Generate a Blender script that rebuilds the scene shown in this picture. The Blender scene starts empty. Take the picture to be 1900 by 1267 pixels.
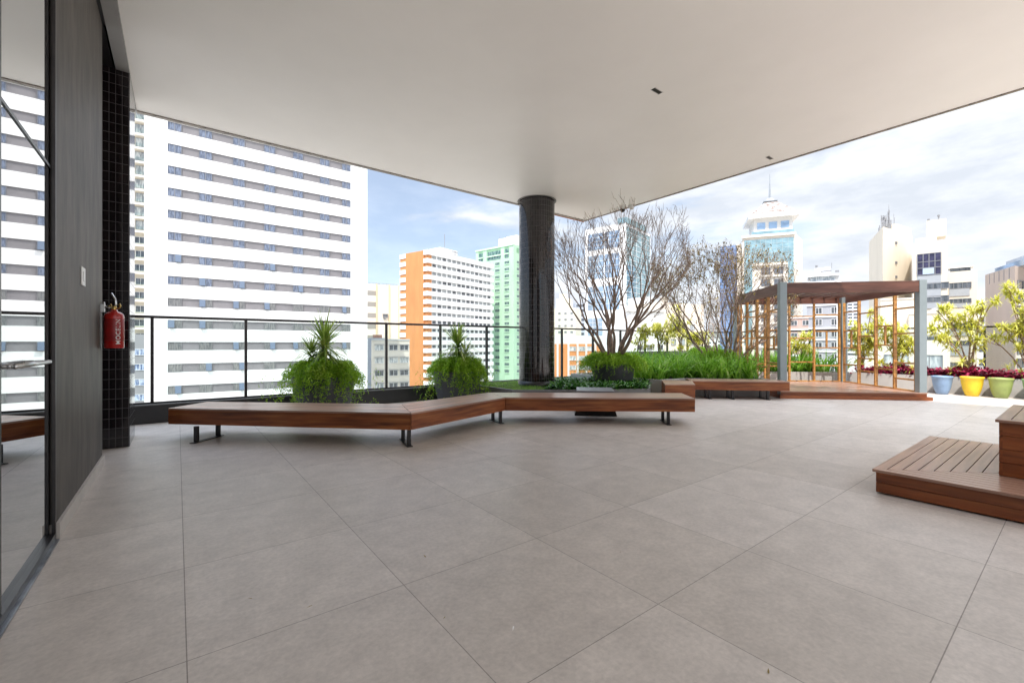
import bpy, math, random
from mathutils import Vector, Matrix
R = math.radians
PI = math.pi
scene = bpy.context.scene
# ------------------------------------------------------------------ camera
CA, SA, EYE = 0.60593, 0.79552, 1.27
cd = bpy.data.cameras.new('camera'); cam = bpy.data.objects.new('camera', cd)
scene.collection.objects.link(cam); scene.camera = cam
cd.sensor_width = 36; cd.lens = 815/1900*36; cd.shift_y = 0.0024
cd.clip_start = 0.05; cd.clip_end = 6000
cam.location = (0, 0, EYE)
cam.rotation_euler = (R(90), 0, math.atan2(SA, CA)-R(90))
scene.render.resolution_x = 1024; scene.render.resolution_y = 682
# ------------------------------------------------------------------ sun, sky
EL = R(62); TU, TV = 0.80, 0.60          # horizontal travel of the light
sd = bpy.data.lights.new('sun', 'SUN'); sun = bpy.data.objects.new('sun', sd)
scene.collection.objects.link(sun)
sd.energy = 2.2; sd.angle = R(0.5); sd.color = (1, .95, .87)
tr = Vector((TU*math.cos(EL), TV*math.cos(EL), -math.sin(EL)))
sun.rotation_euler = tr.to_track_quat('-Z', 'Y').to_euler()
w = bpy.data.worlds.new('World'); scene.world = w; w.use_nodes = True
nt = w.node_tree; nt.nodes.clear(); N = nt.nodes.new; L = nt.links.new
out = N('ShaderNodeOutputWorld'); bg = N('ShaderNodeBackground')
sky = N('ShaderNodeTexSky'); sky.sky_type = 'NISHITA'; sky.sun_disc = False
sky.sun_elevation = EL; sky.sun_rotation = math.atan2(-TU, -TV)
sky.air_density = 1.0; sky.dust_density = .6; sky.ozone_density = 1.6
bg.inputs['Strength'].default_value = 0.12
tc = N('ShaderNodeTexCoord'); mp = N('ShaderNodeMapping'); mp.inputs['Scale'].default_value = (1.5, 1.5, 4.5)
mp.inputs['Location'].default_value = (3.1, .7, .35)
n1 = N('ShaderNodeTexNoise'); n1.inputs['Scale'].default_value = 2.1; n1.inputs['Detail'].default_value = 9; n1.inputs['Roughness'].default_value = .56
n1.inputs['Distortion'].default_value = .35
L(tc.outputs['Generated'], mp.inputs['Vector']); L(mp.outputs['Vector'], n1.inputs['Vector'])
dp = N('ShaderNodeVectorMath'); dp.operation = 'DOT_PRODUCT'; dp.inputs[1].default_value = (SA, -CA, .25)
L(tc.outputs['Generated'], dp.inputs[0])
m1 = N('ShaderNodeMath'); m1.operation = 'MULTIPLY_ADD'; m1.inputs[1].default_value = .30
L(dp.outputs['Value'], m1.inputs[0]); L(n1.outputs['Fac'], m1.inputs[2])
rp = N('ShaderNodeValToRGB'); rp.color_ramp.elements[0].position = .46; rp.color_ramp.elements[1].position = .66
rp.color_ramp.interpolation = 'EASE'; rp.color_ramp.elements[0].color = (.40,.40,.40,1)
L(m1.outputs[0], rp.inputs['Fac'])
n2 = N('ShaderNodeTexNoise'); n2.inputs['Scale'].default_value = 3.4; n2.inputs['Detail'].default_value = 8; n2.inputs['Roughness'].default_value = .6
L(mp.outputs['Vector'], n2.inputs['Vector'])
rc = N('ShaderNodeValToRGB'); e = rc.color_ramp.elements
CLOUD = .73
e[0].position = .36; e[0].color = (3.5*CLOUD, 3.75*CLOUD, 4.15*CLOUD, 1); e[1].position = .60; e[1].color = (4.7*CLOUD, 4.85*CLOUD, 5.1*CLOUD, 1)
L(n2.outputs['Fac'], rc.inputs['Fac'])
mx = N('ShaderNodeMix'); mx.data_type = 'RGBA'
sk = N('ShaderNodeVectorMath'); sk.operation = 'SCALE'; sk.inputs['Scale'].default_value = .66; L(sky.outputs['Color'], sk.inputs[0])
L(rp.outputs['Color'], mx.inputs[0]); L(sk.outputs[0], mx.inputs[6]); L(rc.outputs['Color'], mx.inputs[7])
# sky scaled up with height above the view, added to light the interior
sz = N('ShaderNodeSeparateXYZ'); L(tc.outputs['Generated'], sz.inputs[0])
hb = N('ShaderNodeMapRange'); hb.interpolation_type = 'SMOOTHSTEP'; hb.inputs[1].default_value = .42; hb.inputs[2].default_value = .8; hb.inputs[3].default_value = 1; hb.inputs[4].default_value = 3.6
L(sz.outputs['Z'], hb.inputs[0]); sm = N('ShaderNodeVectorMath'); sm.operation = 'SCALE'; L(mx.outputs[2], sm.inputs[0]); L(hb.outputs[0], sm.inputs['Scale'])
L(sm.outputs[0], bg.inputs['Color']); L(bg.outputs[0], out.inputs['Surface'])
vs = scene.view_settings; vs.view_transform = 'Standard'; vs.look = 'None'; vs.exposure = 1.40; vs.gamma = 1
# ------------------------------------------------------------------ helpers
col = scene.collection
def rnd(a, b): return random.uniform(a, b)

class MB:
    def __init__(s): s.v = []; s.f = []; s.m = []
    def add(s, vs, fs, m=0):
        o = len(s.v); s.v += [tuple(p) for p in vs]; s.f += [tuple(i+o for i in f) for f in fs]; s.m += [m]*len(fs); return s
    def box(s, x0, x1, y0, y1, z0, z1, m=0):
        return s.add([(x0,y0,z0),(x1,y0,z0),(x1,y1,z0),(x0,y1,z0),(x0,y0,z1),(x1,y0,z1),(x1,y1,z1),(x0,y1,z1)],
              [(0,3,2,1),(4,5,6,7),(0,1,5,4),(1,2,6,5),(2,3,7,6),(3,0,4,7)], m)
    def prism(s, pts, z0, z1, m=0):
        n = len(pts); a = sum(pts[i][0]*pts[(i+1)%n][1]-pts[(i+1)%n][0]*pts[i][1] for i in range(n))
        if a < 0: pts = pts[::-1]
        vs = [(p[0],p[1],z0) for p in pts]+[(p[0],p[1],z1) for p in pts]
        fs = [tuple(range(n-1,-1,-1)), tuple(range(n,2*n))]+[(i,(i+1)%n,(i+1)%n+n,i+n) for i in range(n)]
        return s.add(vs, fs, m)
    def loft(s, A, B, z0, z1, m=0):   # polygons A at z0, B at z1 (ccw)
        n = len(A)
        vs = [(p[0],p[1],z0) for p in A]+[(p[0],p[1],z1) for p in B]
        fs = [tuple(range(n-1,-1,-1)), tuple(range(n,2*n))]+[(i,(i+1)%n,(i+1)%n+n,i+n) for i in range(n)]
        return s.add(vs, fs, m)
    def tube(s, pts, rad, n=6, m=0, cap=True):
        pts = [Vector(p) for p in pts]; rings = []; k = len(pts)
        if not isinstance(rad, (list, tuple)): rad = [rad]*k
        up = None
        for i, p in enumerate(pts):
            d = (pts[min(i+1,k-1)]-pts[max(i-1,0)])
            if d.length < 1e-9: d = Vector((0,0,1))
            d.normalize()
            if up is None: up = Vector((1,0,0)) if abs(d.x) < .8 else Vector((0,1,0))
            a = d.cross(up)
            if a.length < 1e-4: a = d.orthogonal()
            a.normalize(); b = d.cross(a); up = -b if False else a.cross(d)
            up = b*-1 if up.length < .1 else up
            rings += [p+rad[i]*(math.cos(2*PI*j/n)*a+math.sin(2*PI*j/n)*b) for j in range(n)]
        fs = []
        for i in range(k-1):
            for j in range(n):
                fs.append((i*n+j, i*n+(j+1)%n, (i+1)*n+(j+1)%n, (i+1)*n+j))
        if cap and n > 3: fs += [tuple(range(n-1,-1,-1)), tuple(range((k-1)*n, k*n))]
        return s.add(rings, fs, m)
    def lathe(s, prof, n=40, c=(0,0), m=0):   # prof [(r,z)]
        vs = []; fs = []
        for r, z in prof:
            vs += [(c[0]+r*math.cos(2*PI*j/n), c[1]+r*math.sin(2*PI*j/n), z) for j in range(n)]
        for i in range(len(prof)-1):
            for j in range(n): fs.append((i*n+j, i*n+(j+1)%n, (i+1)*n+(j+1)%n, (i+1)*n+j))
        return s.add(vs, fs, m)
    def mesh(s, name, mats, smooth=False):
        me = bpy.data.meshes.new(name); me.from_pydata(s.v, [], s.f)
        if not isinstance(mats, (list, tuple)): mats = [mats]
        for m in mats: me.materials.append(m)
        if len(mats) > 1: me.polygons.foreach_set('material_index', s.m)
        if smooth: me.polygons.foreach_set('use_smooth', [True]*len(me.polygons))
        me.update(); return me
    def build(s, name, mats, parent=None, smooth=False, M=None, bevel=0):
        """M: world matrix of a frame; the mesh is stored in that frame so that object coordinates follow it"""
        if M is not None:
            inv = M.inverted(); s.v = [tuple(inv @ Vector(p)) for p in s.v]
        o = bpy.data.objects.new(name, s.mesh(name, mats, smooth)); col.objects.link(o)
        if M is not None: o.matrix_world = M
        if parent is not None:
            o.parent = parent; o.matrix_parent_inverse = PM(parent).inverted()
        if bevel:
            b = o.modifiers.new('bevel', 'BEVEL'); b.width = bevel; b.segments = 2; b.limit_method = 'ANGLE'
        if smooth == 'auto':
            pass
        return o
def PM(o):
    M = o.matrix_basis.copy()
    if o.parent: M = PM(o.parent) @ o.matrix_parent_inverse @ M
    return M
def tag(o, label, cat, group=None):
    o['label'] = label; o['category'] = cat
    if group: o['group'] = group
    return o
def thing(name, label, cat, loc=(0,0,0), rz=0, group=None):
    o = bpy.data.objects.new(name, None); col.objects.link(o); o.empty_display_size = .2
    o.location = loc; o.rotation_euler = (0,0,rz); return tag(o, label, cat, group)
def struct(o): o['kind'] = 'structure'; return o
def stuff(o, label, cat, group=None): o['kind'] = 'stuff'; return tag(o, label, cat, group)
def copy_tree(o, parent=None):
    c = o.copy(); col.objects.link(c)
    if parent is not None: c.parent = parent
    for ch in list(o.children): copy_tree(ch, c)
    return c
def frame(x, y, z=0, a=0): return Matrix.Translation((x,y,z)) @ Matrix.Rotation(a, 4, 'Z')
def W(px, Z):        # plan point seen at column px of the photograph at depth Z metres
    t = (px-950)/815; return Vector((Z*(CA+SA*t), Z*(SA-CA*t)))
def hz(py, Z): return EYE+(638-py)*Z/815
# ------------------------------------------------------------------ materials
def mat(name, c, rough=.6, metal=0., var=0., scale=3., bump=0., bscale=None, c2=None, spec=.5, stretch=None, coat=0., detail=6):
    m = bpy.data.materials.new(name); m.use_nodes = True; t = m.node_tree; b = t.nodes['Principled BSDF']
    b.inputs['Roughness'].default_value = rough; b.inputs['Metallic'].default_value = metal
    b.inputs['Specular IOR Level'].default_value = spec; b.inputs['Coat Weight'].default_value = coat
    b.inputs['Base Color'].default_value = (*c, 1)
    if var or c2 or bump:
        tc = t.nodes.new('ShaderNodeTexCoord'); mp = t.nodes.new('ShaderNodeMapping'); t.links.new(tc.outputs['Object'], mp.inputs['Vector'])
        if stretch: mp.inputs['Scale'].default_value = stretch
        n = t.nodes.new('ShaderNodeTexNoise'); n.inputs['Scale'].default_value = scale; n.inputs['Detail'].default_value = detail; n.inputs['Roughness'].default_value = .62
        t.links.new(mp.outputs[0], n.inputs['Vector'])
        r = t.nodes.new('ShaderNodeValToRGB'); r.color_ramp.elements[0].position = .32; r.color_ramp.elements[1].position = .68
        lo = tuple(max(0, x*(1-var)) for x in c); hi = c2 if c2 else tuple(min(1, x*(1+var)) for x in c)
        r.color_ramp.elements[0].color = (*lo, 1); r.color_ramp.elements[1].color = (*hi, 1)
        t.links.new(n.outputs['Fac'], r.inputs['Fac']); t.links.new(r.outputs['Color'], b.inputs['Base Color'])
        if bump:
            n2 = n
            if bscale:
                n2 = t.nodes.new('ShaderNodeTexNoise'); n2.inputs['Scale'].default_value = bscale; n2.inputs['Detail'].default_value = 5
                t.links.new(mp.outputs[0], n2.inputs['Vector'])
            bp = t.nodes.new('ShaderNodeBump'); bp.inputs['Strength'].default_value = bump; bp.inputs['Distance'].default_value = .01
            t.links.new(n2.outputs['Fac'], bp.inputs['Height']); t.links.new(bp.outputs[0], b.inputs['Normal'])
    return m

def grid_mat(name, cx, cy, wid, hei, mortar, c1, c2, cm, rough=.5, off=(0,0), axes='xy', noise=None, bump=.3, offset=0., spec=.5, mrough=.8):
    """stacked tiles in object space"""
    m = bpy.data.materials.new(name); m.use_nodes = True; t = m.node_tree; b = t.nodes['Principled BSDF']
    tc = t.nodes.new('ShaderNodeTexCoord'); sp = t.nodes.new('ShaderNodeSeparateXYZ'); cb = t.nodes.new('ShaderNodeCombineXYZ')
    t.links.new(tc.outputs['Object'], sp.inputs[0])
    def chan(k):
        if k == 'a':    # arc length round a column of unit radius cx
            at = t.nodes.new('ShaderNodeMath'); at.operation = 'ARCTAN2'; t.links.new(sp.outputs['Y'], at.inputs[0]); t.links.new(sp.outputs['X'], at.inputs[1])
            mu = t.nodes.new('ShaderNodeMath'); mu.operation = 'MULTIPLY'; mu.inputs[1].default_value = cx; t.links.new(at.outputs[0], mu.inputs[0]); return mu.outputs[0]
        if k == 's':    # x+y : works on both faces of an axis-aligned pillar
            ad = t.nodes.new('ShaderNodeMath'); t.links.new(sp.outputs['X'], ad.inputs[0]); t.links.new(sp.outputs['Y'], ad.inputs[1]); return ad.outputs[0]
        return sp.outputs[k.upper()]
    for i, k in enumerate(axes):
        a = t.nodes.new('ShaderNodeMath'); a.operation = 'ADD'; a.inputs[1].default_value = 50*[wid, hei][i]-off[i]
        t.links.new(chan(k), a.inputs[0]); t.links.new(a.outputs[0], cb.inputs[i])
    br = t.nodes.new('ShaderNodeTexBrick'); br.offset = offset; br.inputs['Scale'].default_value = 1
    br.inputs['Brick Width'].default_value = wid; br.inputs['Row Height'].default_value = hei
    br.inputs['Mortar Size'].default_value = mortar; br.inputs['Mortar Smooth'].default_value = .1; br.inputs['Bias'].default_value = 0
    br.inputs['Color1'].default_value = (*c1,1); br.inputs['Color2'].default_value = (*c2,1); br.inputs['Mortar'].default_value = (*cm,1)
    t.links.new(cb.outputs[0], br.inputs['Vector'])
    colr = br.outputs['Color']
    bp = t.nodes.new('ShaderNodeBump'); bp.inputs['Strength'].default_value = bump; bp.inputs['Distance'].default_value = .004; bp.invert = True
    t.links.new(br.outputs['Fac'], bp.inputs['Height'])
    mr = t.nodes.new('ShaderNodeMapRange'); mr.inputs[3].default_value = rough; mr.inputs[4].default_value = mrough
    t.links.new(br.outputs['Fac'], mr.inputs[0])
    if noise:
        amt, sc = noise
        last = colr
        for k, (s_, am) in enumerate(((sc, amt*.55), (sc*6, amt*.8), (sc*45, amt*.8))):
            n = t.nodes.new('ShaderNodeTexNoise'); n.inputs['Scale'].default_value = s_; n.inputs['Detail'].default_value = 8; n.inputs['Roughness'].default_value = .65
            t.links.new(tc.outputs['Object'], n.inputs['Vector'])
            q = t.nodes.new('ShaderNodeMapRange'); q.inputs[1].default_value = .3; q.inputs[2].default_value = .7; q.inputs[3].default_value = 1-am; q.inputs[4].default_value = 1+am
            t.links.new(n.outputs['Fac'], q.inputs[0])
            mm = t.nodes.new('ShaderNodeVectorMath'); mm.operation = 'SCALE'; t.links.new(last, mm.inputs[0]); t.links.new(q.outputs[0], mm.inputs['Scale']); last = mm.outputs[0]
        colr = last
    t.links.new(colr, b.inputs['Base Color']); t.links.new(mr.outputs[0], b.inputs['Roughness']); t.links.new(bp.outputs[0], b.inputs['Normal'])
    b.inputs['Specular IOR Level'].default_value = spec
    return m

def leaf_mat(name, c1, c2, c3=None, scale=9., trans=.35, rough=.45):
    m = bpy.data.materials.new(name); m.use_nodes = True; t = m.node_tree; b = t.nodes['Principled BSDF']
    g = t.nodes.new('ShaderNodeNewGeometry'); tc = t.nodes.new('ShaderNodeTexCoord')
    n = t.nodes.new('ShaderNodeTexNoise'); n.inputs['Scale'].default_value = scale; n.inputs['Detail'].default_value = 3
    t.links.new(tc.outputs['Object'], n.inputs['Vector'])
    ad = t.nodes.new('ShaderNodeMath'); ad.operation = 'MULTIPLY_ADD'; ad.inputs[1].default_value = .45
    t.links.new(g.outputs['Random Per Island'], ad.inputs[0]); 
    s2 = t.nodes.new('ShaderNodeMath'); s2.operation = 'SUBTRACT'; s2.inputs[1].default_value = .22
    t.links.new(n.outputs['Fac'], s2.inputs[0]); t.links.new(s2.outputs[0], ad.inputs[2])
    r = t.nodes.new('ShaderNodeValToRGB'); r.color_ramp.elements[0].position = .3; r.color_ramp.elements[1].position = .7
    r.color_ramp.elements[0].color = (*c1,1); r.color_ramp.elements[1].color = (*c2,1)
    if c3: el = r.color_ramp.elements.new(.85); el.color = (*c3,1)
    t.links.new(ad.outputs[0], r.inputs['Fac']); t.links.new(r.outputs[0], b.inputs['Base Color'])
    b.inputs['Roughness'].default_value = rough; b.inputs['Specular IOR Level'].default_value = .4
    tl = t.nodes.new('ShaderNodeBsdfTranslucent'); t.links.new(r.outputs[0], tl.inputs['Color'])
    ms = t.nodes.new('ShaderNodeMixShader'); ms.inputs[0].default_value = trans
    o = t.nodes['Material Output']; t.links.new(b.outputs[0], ms.inputs[1]); t.links.new(tl.outputs[0], ms.inputs[2]); t.links.new(ms.outputs[0], o.inputs['Surface'])
    return m

def wood_mat(name, c1, c2, c3, board=.14, gap=.003, axis='Y', rough=.38, vertical=True):
    """timber with long grain along object X, board joints across Y and Z"""
    m = bpy.data.materials.new(name); m.use_nodes = True; t = m.node_tree; b = t.nodes['Principled BSDF']
    tc = t.nodes.new('ShaderNodeTexCoord'); mp = t.nodes.new('ShaderNodeMapping'); mp.inputs['Scale'].default_value = (1.1, 16, 16)
    t.links.new(tc.outputs['Object'], mp.inputs[0])
    n = t.nodes.new('ShaderNodeTexNoise'); n.inputs['Scale'].default_value = 1.6; n.inputs['Detail'].default_value = 8; n.inputs['Distortion'].default_value = .5
    t.links.new(mp.outputs[0], n.inputs['Vector'])
    r = t.nodes.new('ShaderNodeValToRGB'); el = r.color_ramp.elements; el[0].position = .3; el[0].color = (*c1,1); el[1].position = .72; el[1].color = (*c3,1)
    e2 = el.new(.5); e2.color = (*c2,1); t.links.new(n.outputs['Fac'], r.inputs['Fac'])
    # boards differ a little
    n3 = t.nodes.new('ShaderNodeTexNoise'); n3.inputs['Scale'].default_value = 1.3; n3.inputs['Detail'].default_value = 2
    mp2 = t.nodes.new('ShaderNodeMapping'); mp2.inputs['Scale'].default_value = (.5, 6, 9); t.links.new(tc.outputs['Object'], mp2.inputs[0]); t.links.new(mp2.outputs[0], n3.inputs['Vector'])
    q = t.nodes.new('ShaderNodeMapRange'); q.inputs[1].default_value = .3; q.inputs[2].default_value = .7; q.inputs[3].default_value = .72; q.inputs[4].default_value = 1.3
    t.links.new(n3.outputs['Fac'], q.inputs[0])
    mm = t.nodes.new('ShaderNodeVectorMath'); mm.operation = 'SCALE'; t.links.new(r.outputs[0], mm.inputs[0]); t.links.new(q.outputs[0], mm.inputs['Scale'])
    g_ = t.nodes.new('ShaderNodeNewGeometry'); q2 = t.nodes.new('ShaderNodeMapRange'); q2.inputs[3].default_value = .82; q2.inputs[4].default_value = 1.16
    t.links.new(g_.outputs['Random Per Island'], q2.inputs[0]); m3 = t.nodes.new('ShaderNodeVectorMath'); m3.operation = 'SCALE'; t.links.new(mm.outputs[0], m3.inputs[0]); t.links.new(q2.outputs[0], m3.inputs['Scale'])
    t.links.new(m3.outputs[0], b.inputs['Base Color'])
    b.inputs['Roughness'].default_value = rough
    bp = t.nodes.new('ShaderNodeBump'); bp.inputs['Strength'].default_value = .15; bp.inputs['Distance'].default_value = .003
    t.links.new(n.outputs['Fac'], bp.inputs['Height']); t.links.new(bp.outputs[0], b.inputs['Normal'])
    return m

def glass_mat(name, c1, c2, rough=.06, spec=.9, metal=.0, scale=.25):
    """window glass of far buildings: tinted, glossy, a little different on every window"""
    m = bpy.data.materials.new(name); m.use_nodes = True; t = m.node_tree; b = t.nodes['Principled BSDF']
    oi = t.nodes.new('ShaderNodeObjectInfo'); tc = t.nodes.new('ShaderNodeTexCoord')
    n = t.nodes.new('ShaderNodeTexNoise'); n.inputs['Scale'].default_value = scale*8; n.inputs['Detail'].default_value = 2
    va = t.nodes.new('ShaderNodeVectorMath'); va.operation = 'ADD'; t.links.new(tc.outputs['Object'], va.inputs[0])
    cm = t.nodes.new('ShaderNodeMath'); cm.operation = 'MULTIPLY'; cm.inputs[1].default_value = 37; t.links.new(oi.outputs['Random'], cm.inputs[0])
    gm_ = t.nodes.new('ShaderNodeMapping'); gm_.inputs['Scale'].default_value = (1.6, 1.6, .35)
    t.links.new(cm.outputs[0], va.inputs[1]); t.links.new(va.outputs[0], gm_.inputs[0]); t.links.new(gm_.outputs[0], n.inputs['Vector'])
    r = t.nodes.new('ShaderNodeValToRGB'); r.color_ramp.elements[0].position = .38; r.color_ramp.elements[1].position = .62
    r.color_ramp.elements[0].color = (*c1,1); r.color_ramp.elements[1].color = (*c2,1)
    t.links.new(n.outputs['Fac'], r.inputs['Fac']); t.links.new(r.outputs[0], b.inputs['Base Color'])
    b.inputs['Roughness'].default_value = rough; b.inputs['Specular IOR Level'].default_value = spec; b.inputs['Metallic'].default_value = metal
    return m

def clear_glass(name, tint=(.93,.97,.96), refl=.06):
    m = bpy.data.materials.new(name); m.use_nodes = True; t = m.node_tree; t.nodes.remove(t.nodes['Principled BSDF'])
    tr_ = t.nodes.new('ShaderNodeBsdfTransparent'); tr_.inputs[0].default_value = (*tint,1)
    gl = t.nodes.new('ShaderNodeBsdfGlossy'); gl.inputs['Roughness'].default_value = .01
    lw = t.nodes.new('ShaderNodeFresnel'); lw.inputs['IOR'].default_value = 1.35
    ms = t.nodes.new('ShaderNodeMixShader'); ge = t.nodes.new('ShaderNodeNewGeometry'); su = t.nodes.new('ShaderNodeMath'); su.operation = 'SUBTRACT'; su.use_clamp = True
    t.links.new(lw.outputs[0], su.inputs[0]); t.links.new(ge.outputs['Backfacing'], su.inputs[1]); t.links.new(su.outputs[0], ms.inputs[0]); t.links.new(tr_.outputs[0], ms.inputs[1]); t.links.new(gl.outputs[0], ms.inputs[2])
    t.links.new(ms.outputs[0], t.nodes['Material Output'].inputs['Surface']); return m

M = {}
M['floor'] = grid_mat('floor_tile', 0, 0, .92, .915,   .0024, (.50,.447,.40), (.565,.51,.465), (.30,.27,.245), rough=.40, off=(.03,.36), noise=(.15, .9), bump=.25, spec=.35)
M['ceiling'] = mat('ceiling_paint', (.93,.90,.86), .40, var=.035, scale=.45, bump=.05, spec=.35)
M['stone'] = mat('grey_stone', (.078,.068,.058), .55, var=.5, scale=1.6, stretch=(3,3,.9), bump=.3, spec=.3)
M['blacktile'] = grid_mat('black_tile', 0, 0, .06, .12, .0025, (.006,.004,.005), (.012,.008,.009), (.07,.065,.065), rough=.08, axes='sz', bump=.5, spec=.6, mrough=.5)
M['coltile'] = grid_mat('black_column_tile', .42, 0, .06, .12, .0025, (.006,.004,.005), (.014,.009,.009), (.09,.08,.08), rough=.09, axes='az', bump=.5, spec=.7, mrough=.5)
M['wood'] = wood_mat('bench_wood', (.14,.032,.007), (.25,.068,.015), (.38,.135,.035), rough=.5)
M['wood_top_sheen'] = wood_mat('bench_top_sheen_wood', (.30,.165,.115), (.40,.235,.17), (.50,.32,.24), rough=.3)  # paler than the sides; sky sheen put into the colour
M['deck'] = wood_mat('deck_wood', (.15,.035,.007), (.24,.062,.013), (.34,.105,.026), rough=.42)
M['deck_top_sheen'] = wood_mat('deck_top_sheen_wood', (.28,.15,.10), (.36,.205,.145), (.44,.27,.20), rough=.28)  # paler copy of the side timber, sky light on the tops put into colour
M['gap'] = mat('dark_gap', (.015,.012,.01), .9)
M['lattice'] = wood_mat('lattice_wood', (.32,.14,.035), (.44,.21,.055), (.56,.30,.09), rough=.45)
M['fascia'] = wood_mat('fascia_wood', (.08,.032,.02), (.115,.045,.03), (.16,.068,.045), rough=.4)
M['iron'] = mat('dark_metal', (.045,.042,.042), .38, .6, var=.2, scale=6)
M['steel'] = mat('brushed_steel', (.55,.55,.54), .28, 1., var=.06, scale=8)
M['chrome'] = mat('chrome', (.8,.8,.8), .12, 1.)
M['postgrey'] = mat('grey_painted_metal', (.25,.29,.30), .4, .2, var=.05, scale=2)
M['black'] = mat('black_paint', (.012,.011,.011), .35, var=.2, scale=3)
M['greycon'] = mat('planter_concrete', (.42,.40,.38), .75, var=.10, scale=2.2, bump=.15)
M['darkcon'] = mat('dark_concrete', (.17,.165,.16), .75, var=.15, scale=2.2, bump=.15)
M['potgrey'] = mat('grey_pot', (.062,.062,.068), .5, var=.12, scale=3)
M['soil'] = mat('soil', (.05,.033,.02), .95, var=.4, scale=20, bump=.8)
M['red'] = mat('red_paint', (.42,.012,.01), .22, var=.06, scale=4, coat=.5)
M['white'] = mat('white_paint', (.8,.8,.78), .4)
M['brass'] = mat('brass', (.6,.42,.15), .3, 1.)
M['mirror'] = mat('reflective_glass', (.62,.63,.63), .015, 1., var=.0)
M['glass'] = clear_glass('clear_glass')
M['fern'] = leaf_mat('fern_green', (.17,.34,.012), (.36,.56,.035), (.58,.74,.12), 4, .45)
M['strap'] = leaf_mat('strap_green', (.12,.30,.015), (.30,.54,.06), (.60,.74,.28), 3, .4)
M['cover'] = leaf_mat('cover_green', (.025,.10,.012), (.08,.22,.03), (.25,.40,.10), 9, .2, .25)
M['grass'] = leaf_mat('grass_green', (.12,.26,.02), (.25,.44,.05), None, 3)
M['redleaf'] = leaf_mat('red_leaf', (.12,.008,.02), (.42,.02,.09), (.75,.12,.26), 9, .25)
M['yleaf'] = leaf_mat('yellow_leaf', (.50,.52,.07), (.80,.76,.20), (.92,.90,.55), 4, .4)
M['draca'] = leaf_mat('dracaena_leaf', (.14,.24,.03), (.42,.52,.10), (.75,.78,.34), 5, .25)
M['dryleaf'] = leaf_mat('dry_leaf', (.12,.085,.03), (.34,.25,.06), (.52,.42,.10), 5, .2)
M['bark'] = mat('bark', (.25,.175,.13), .8, var=.4, scale=14, bump=.4)
M['palebark'] = mat('pale_bark', (.30,.21,.15), .8, var=.25, scale=14)
exec_later = []
# ------------------------------------------------------------------ the terrace itself
SV = -2.45                                  # rear edge of the ceiling
TC = 4.65                                  # ceiling height
g = MB().box(-2500, 2500, -2500, 4500, -30, -28)
struct(g.build('ground', mat('city_ground', (.32,.31,.28), .9, var=.4, scale=.03, c2=(.50,.47,.43))))
fl = MB().box(-9, 16.5, -16, 9.07, -.5, 0)
struct(fl.build('floor', M['floor']))
cl = MB().box(-.47, 8.88, SV, 8.35, TC, TC+.35)
ceil_o = struct(cl.build('ceiling', M['ceiling']))
# the mass of the building over the ceiling (casts the long shadow on the terrace)
up = MB().box(-9, 8.88, SV, 8.35, TC+.352, 10.4)
for k in range(2):
    up.box(-8.6, 8.96, 8.35, 8.42, TC+1.4+k*2.3, TC+2.6+k*2.3)
up.build('upper_storeys', mat('upper_render', (.7,.69,.66), .7, var=.05, scale=1), ceil_o)
trim = MB().box(-.47, 8.93, 8.352, 8.43, TC-.012, TC+.30).box(8.882, 8.93, SV, 8.35, TC-.012, TC+.30)
trim.build('edge_trim', grid_mat('trim_tile', 0, 0, .30, .5, .008, (.20,.17,.14), (.25,.21,.17), (.03,.03,.03), rough=.35, axes='sz'), ceil_o)
dt = MB().box(6.9, 8.93, 8.44, 8.47, TC-.02, TC+.06)  # narrow orange box along the outer slab edge
dt.build('orange_strip', mat('strip_orange', (.55,.16,.04), .5), ceil_o)
gs = MB().box(-.60, -.472, SV, 8.35, TC-.03, TC+.3)
gs.build('grey_strip', mat('grey_strip_paint', (.30,.29,.28), .5, var=.05), ceil_o)
# wall behind the glass; black boxes at ceiling level painted as the shaded gap
core = MB().box(-9, -.95, -12, 6.2, .0005, TC+.3).box(-9, -.62, 6.3, 8.30, TC-.02, TC+.3).box(-.949, -.602, -12, 6.3, TC-.02, TC+.3)
struct(core.build('inner_wall_and_shade_gap', M['black']))
# stone clad wall
sw = thing('stone_wall', 'dark grey stone wall pier between the glass door and the black tiled pillar', 'wall', (-.75, 5.2, 0))
MB().box(-.95, -.63, 4.07, 6.29, .10, TC-.022).build('stone_cladding', M['stone'], sw, bevel=.004)
MB().box(-.95, -.612, 4.08, 6.30, .001, .10).build('skirting', mat('beige_skirting', (.50,.46,.42), .5, var=.1), sw)
MB().box(-.645, -.627, 4.048, 4.069, .02, TC-.03).build('corner_profile', M['iron'], sw)
# black pillar
pl = MB().box(-1.5, -.47, 7.2, 8.02, .001, TC-.021)
tag(pl.build('tiled_pillar', M['blacktile'], bevel=.004), 'square pillar clad in glossy black mosaic tiles behind the stone wall', 'pillar')
# light switch
s = thing('wall_plate', 'small white switch plate on the dark stone wall', 'switch', (-.63, 5.07, 1.83))
def plate(y, z):
    MB().box(-.629, -.620, y-.085, y+.085, z-.075, z+.075).build('plate', M['white'], s, bevel=.002)
    MB().box(-.6199, -.616, y-.035, y+.035, z-.04, z+.04).build('rocker', mat('rocker_white', (.7,.7,.68), .3), s, bevel=.001)
plate(5.07, 1.83)
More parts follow.
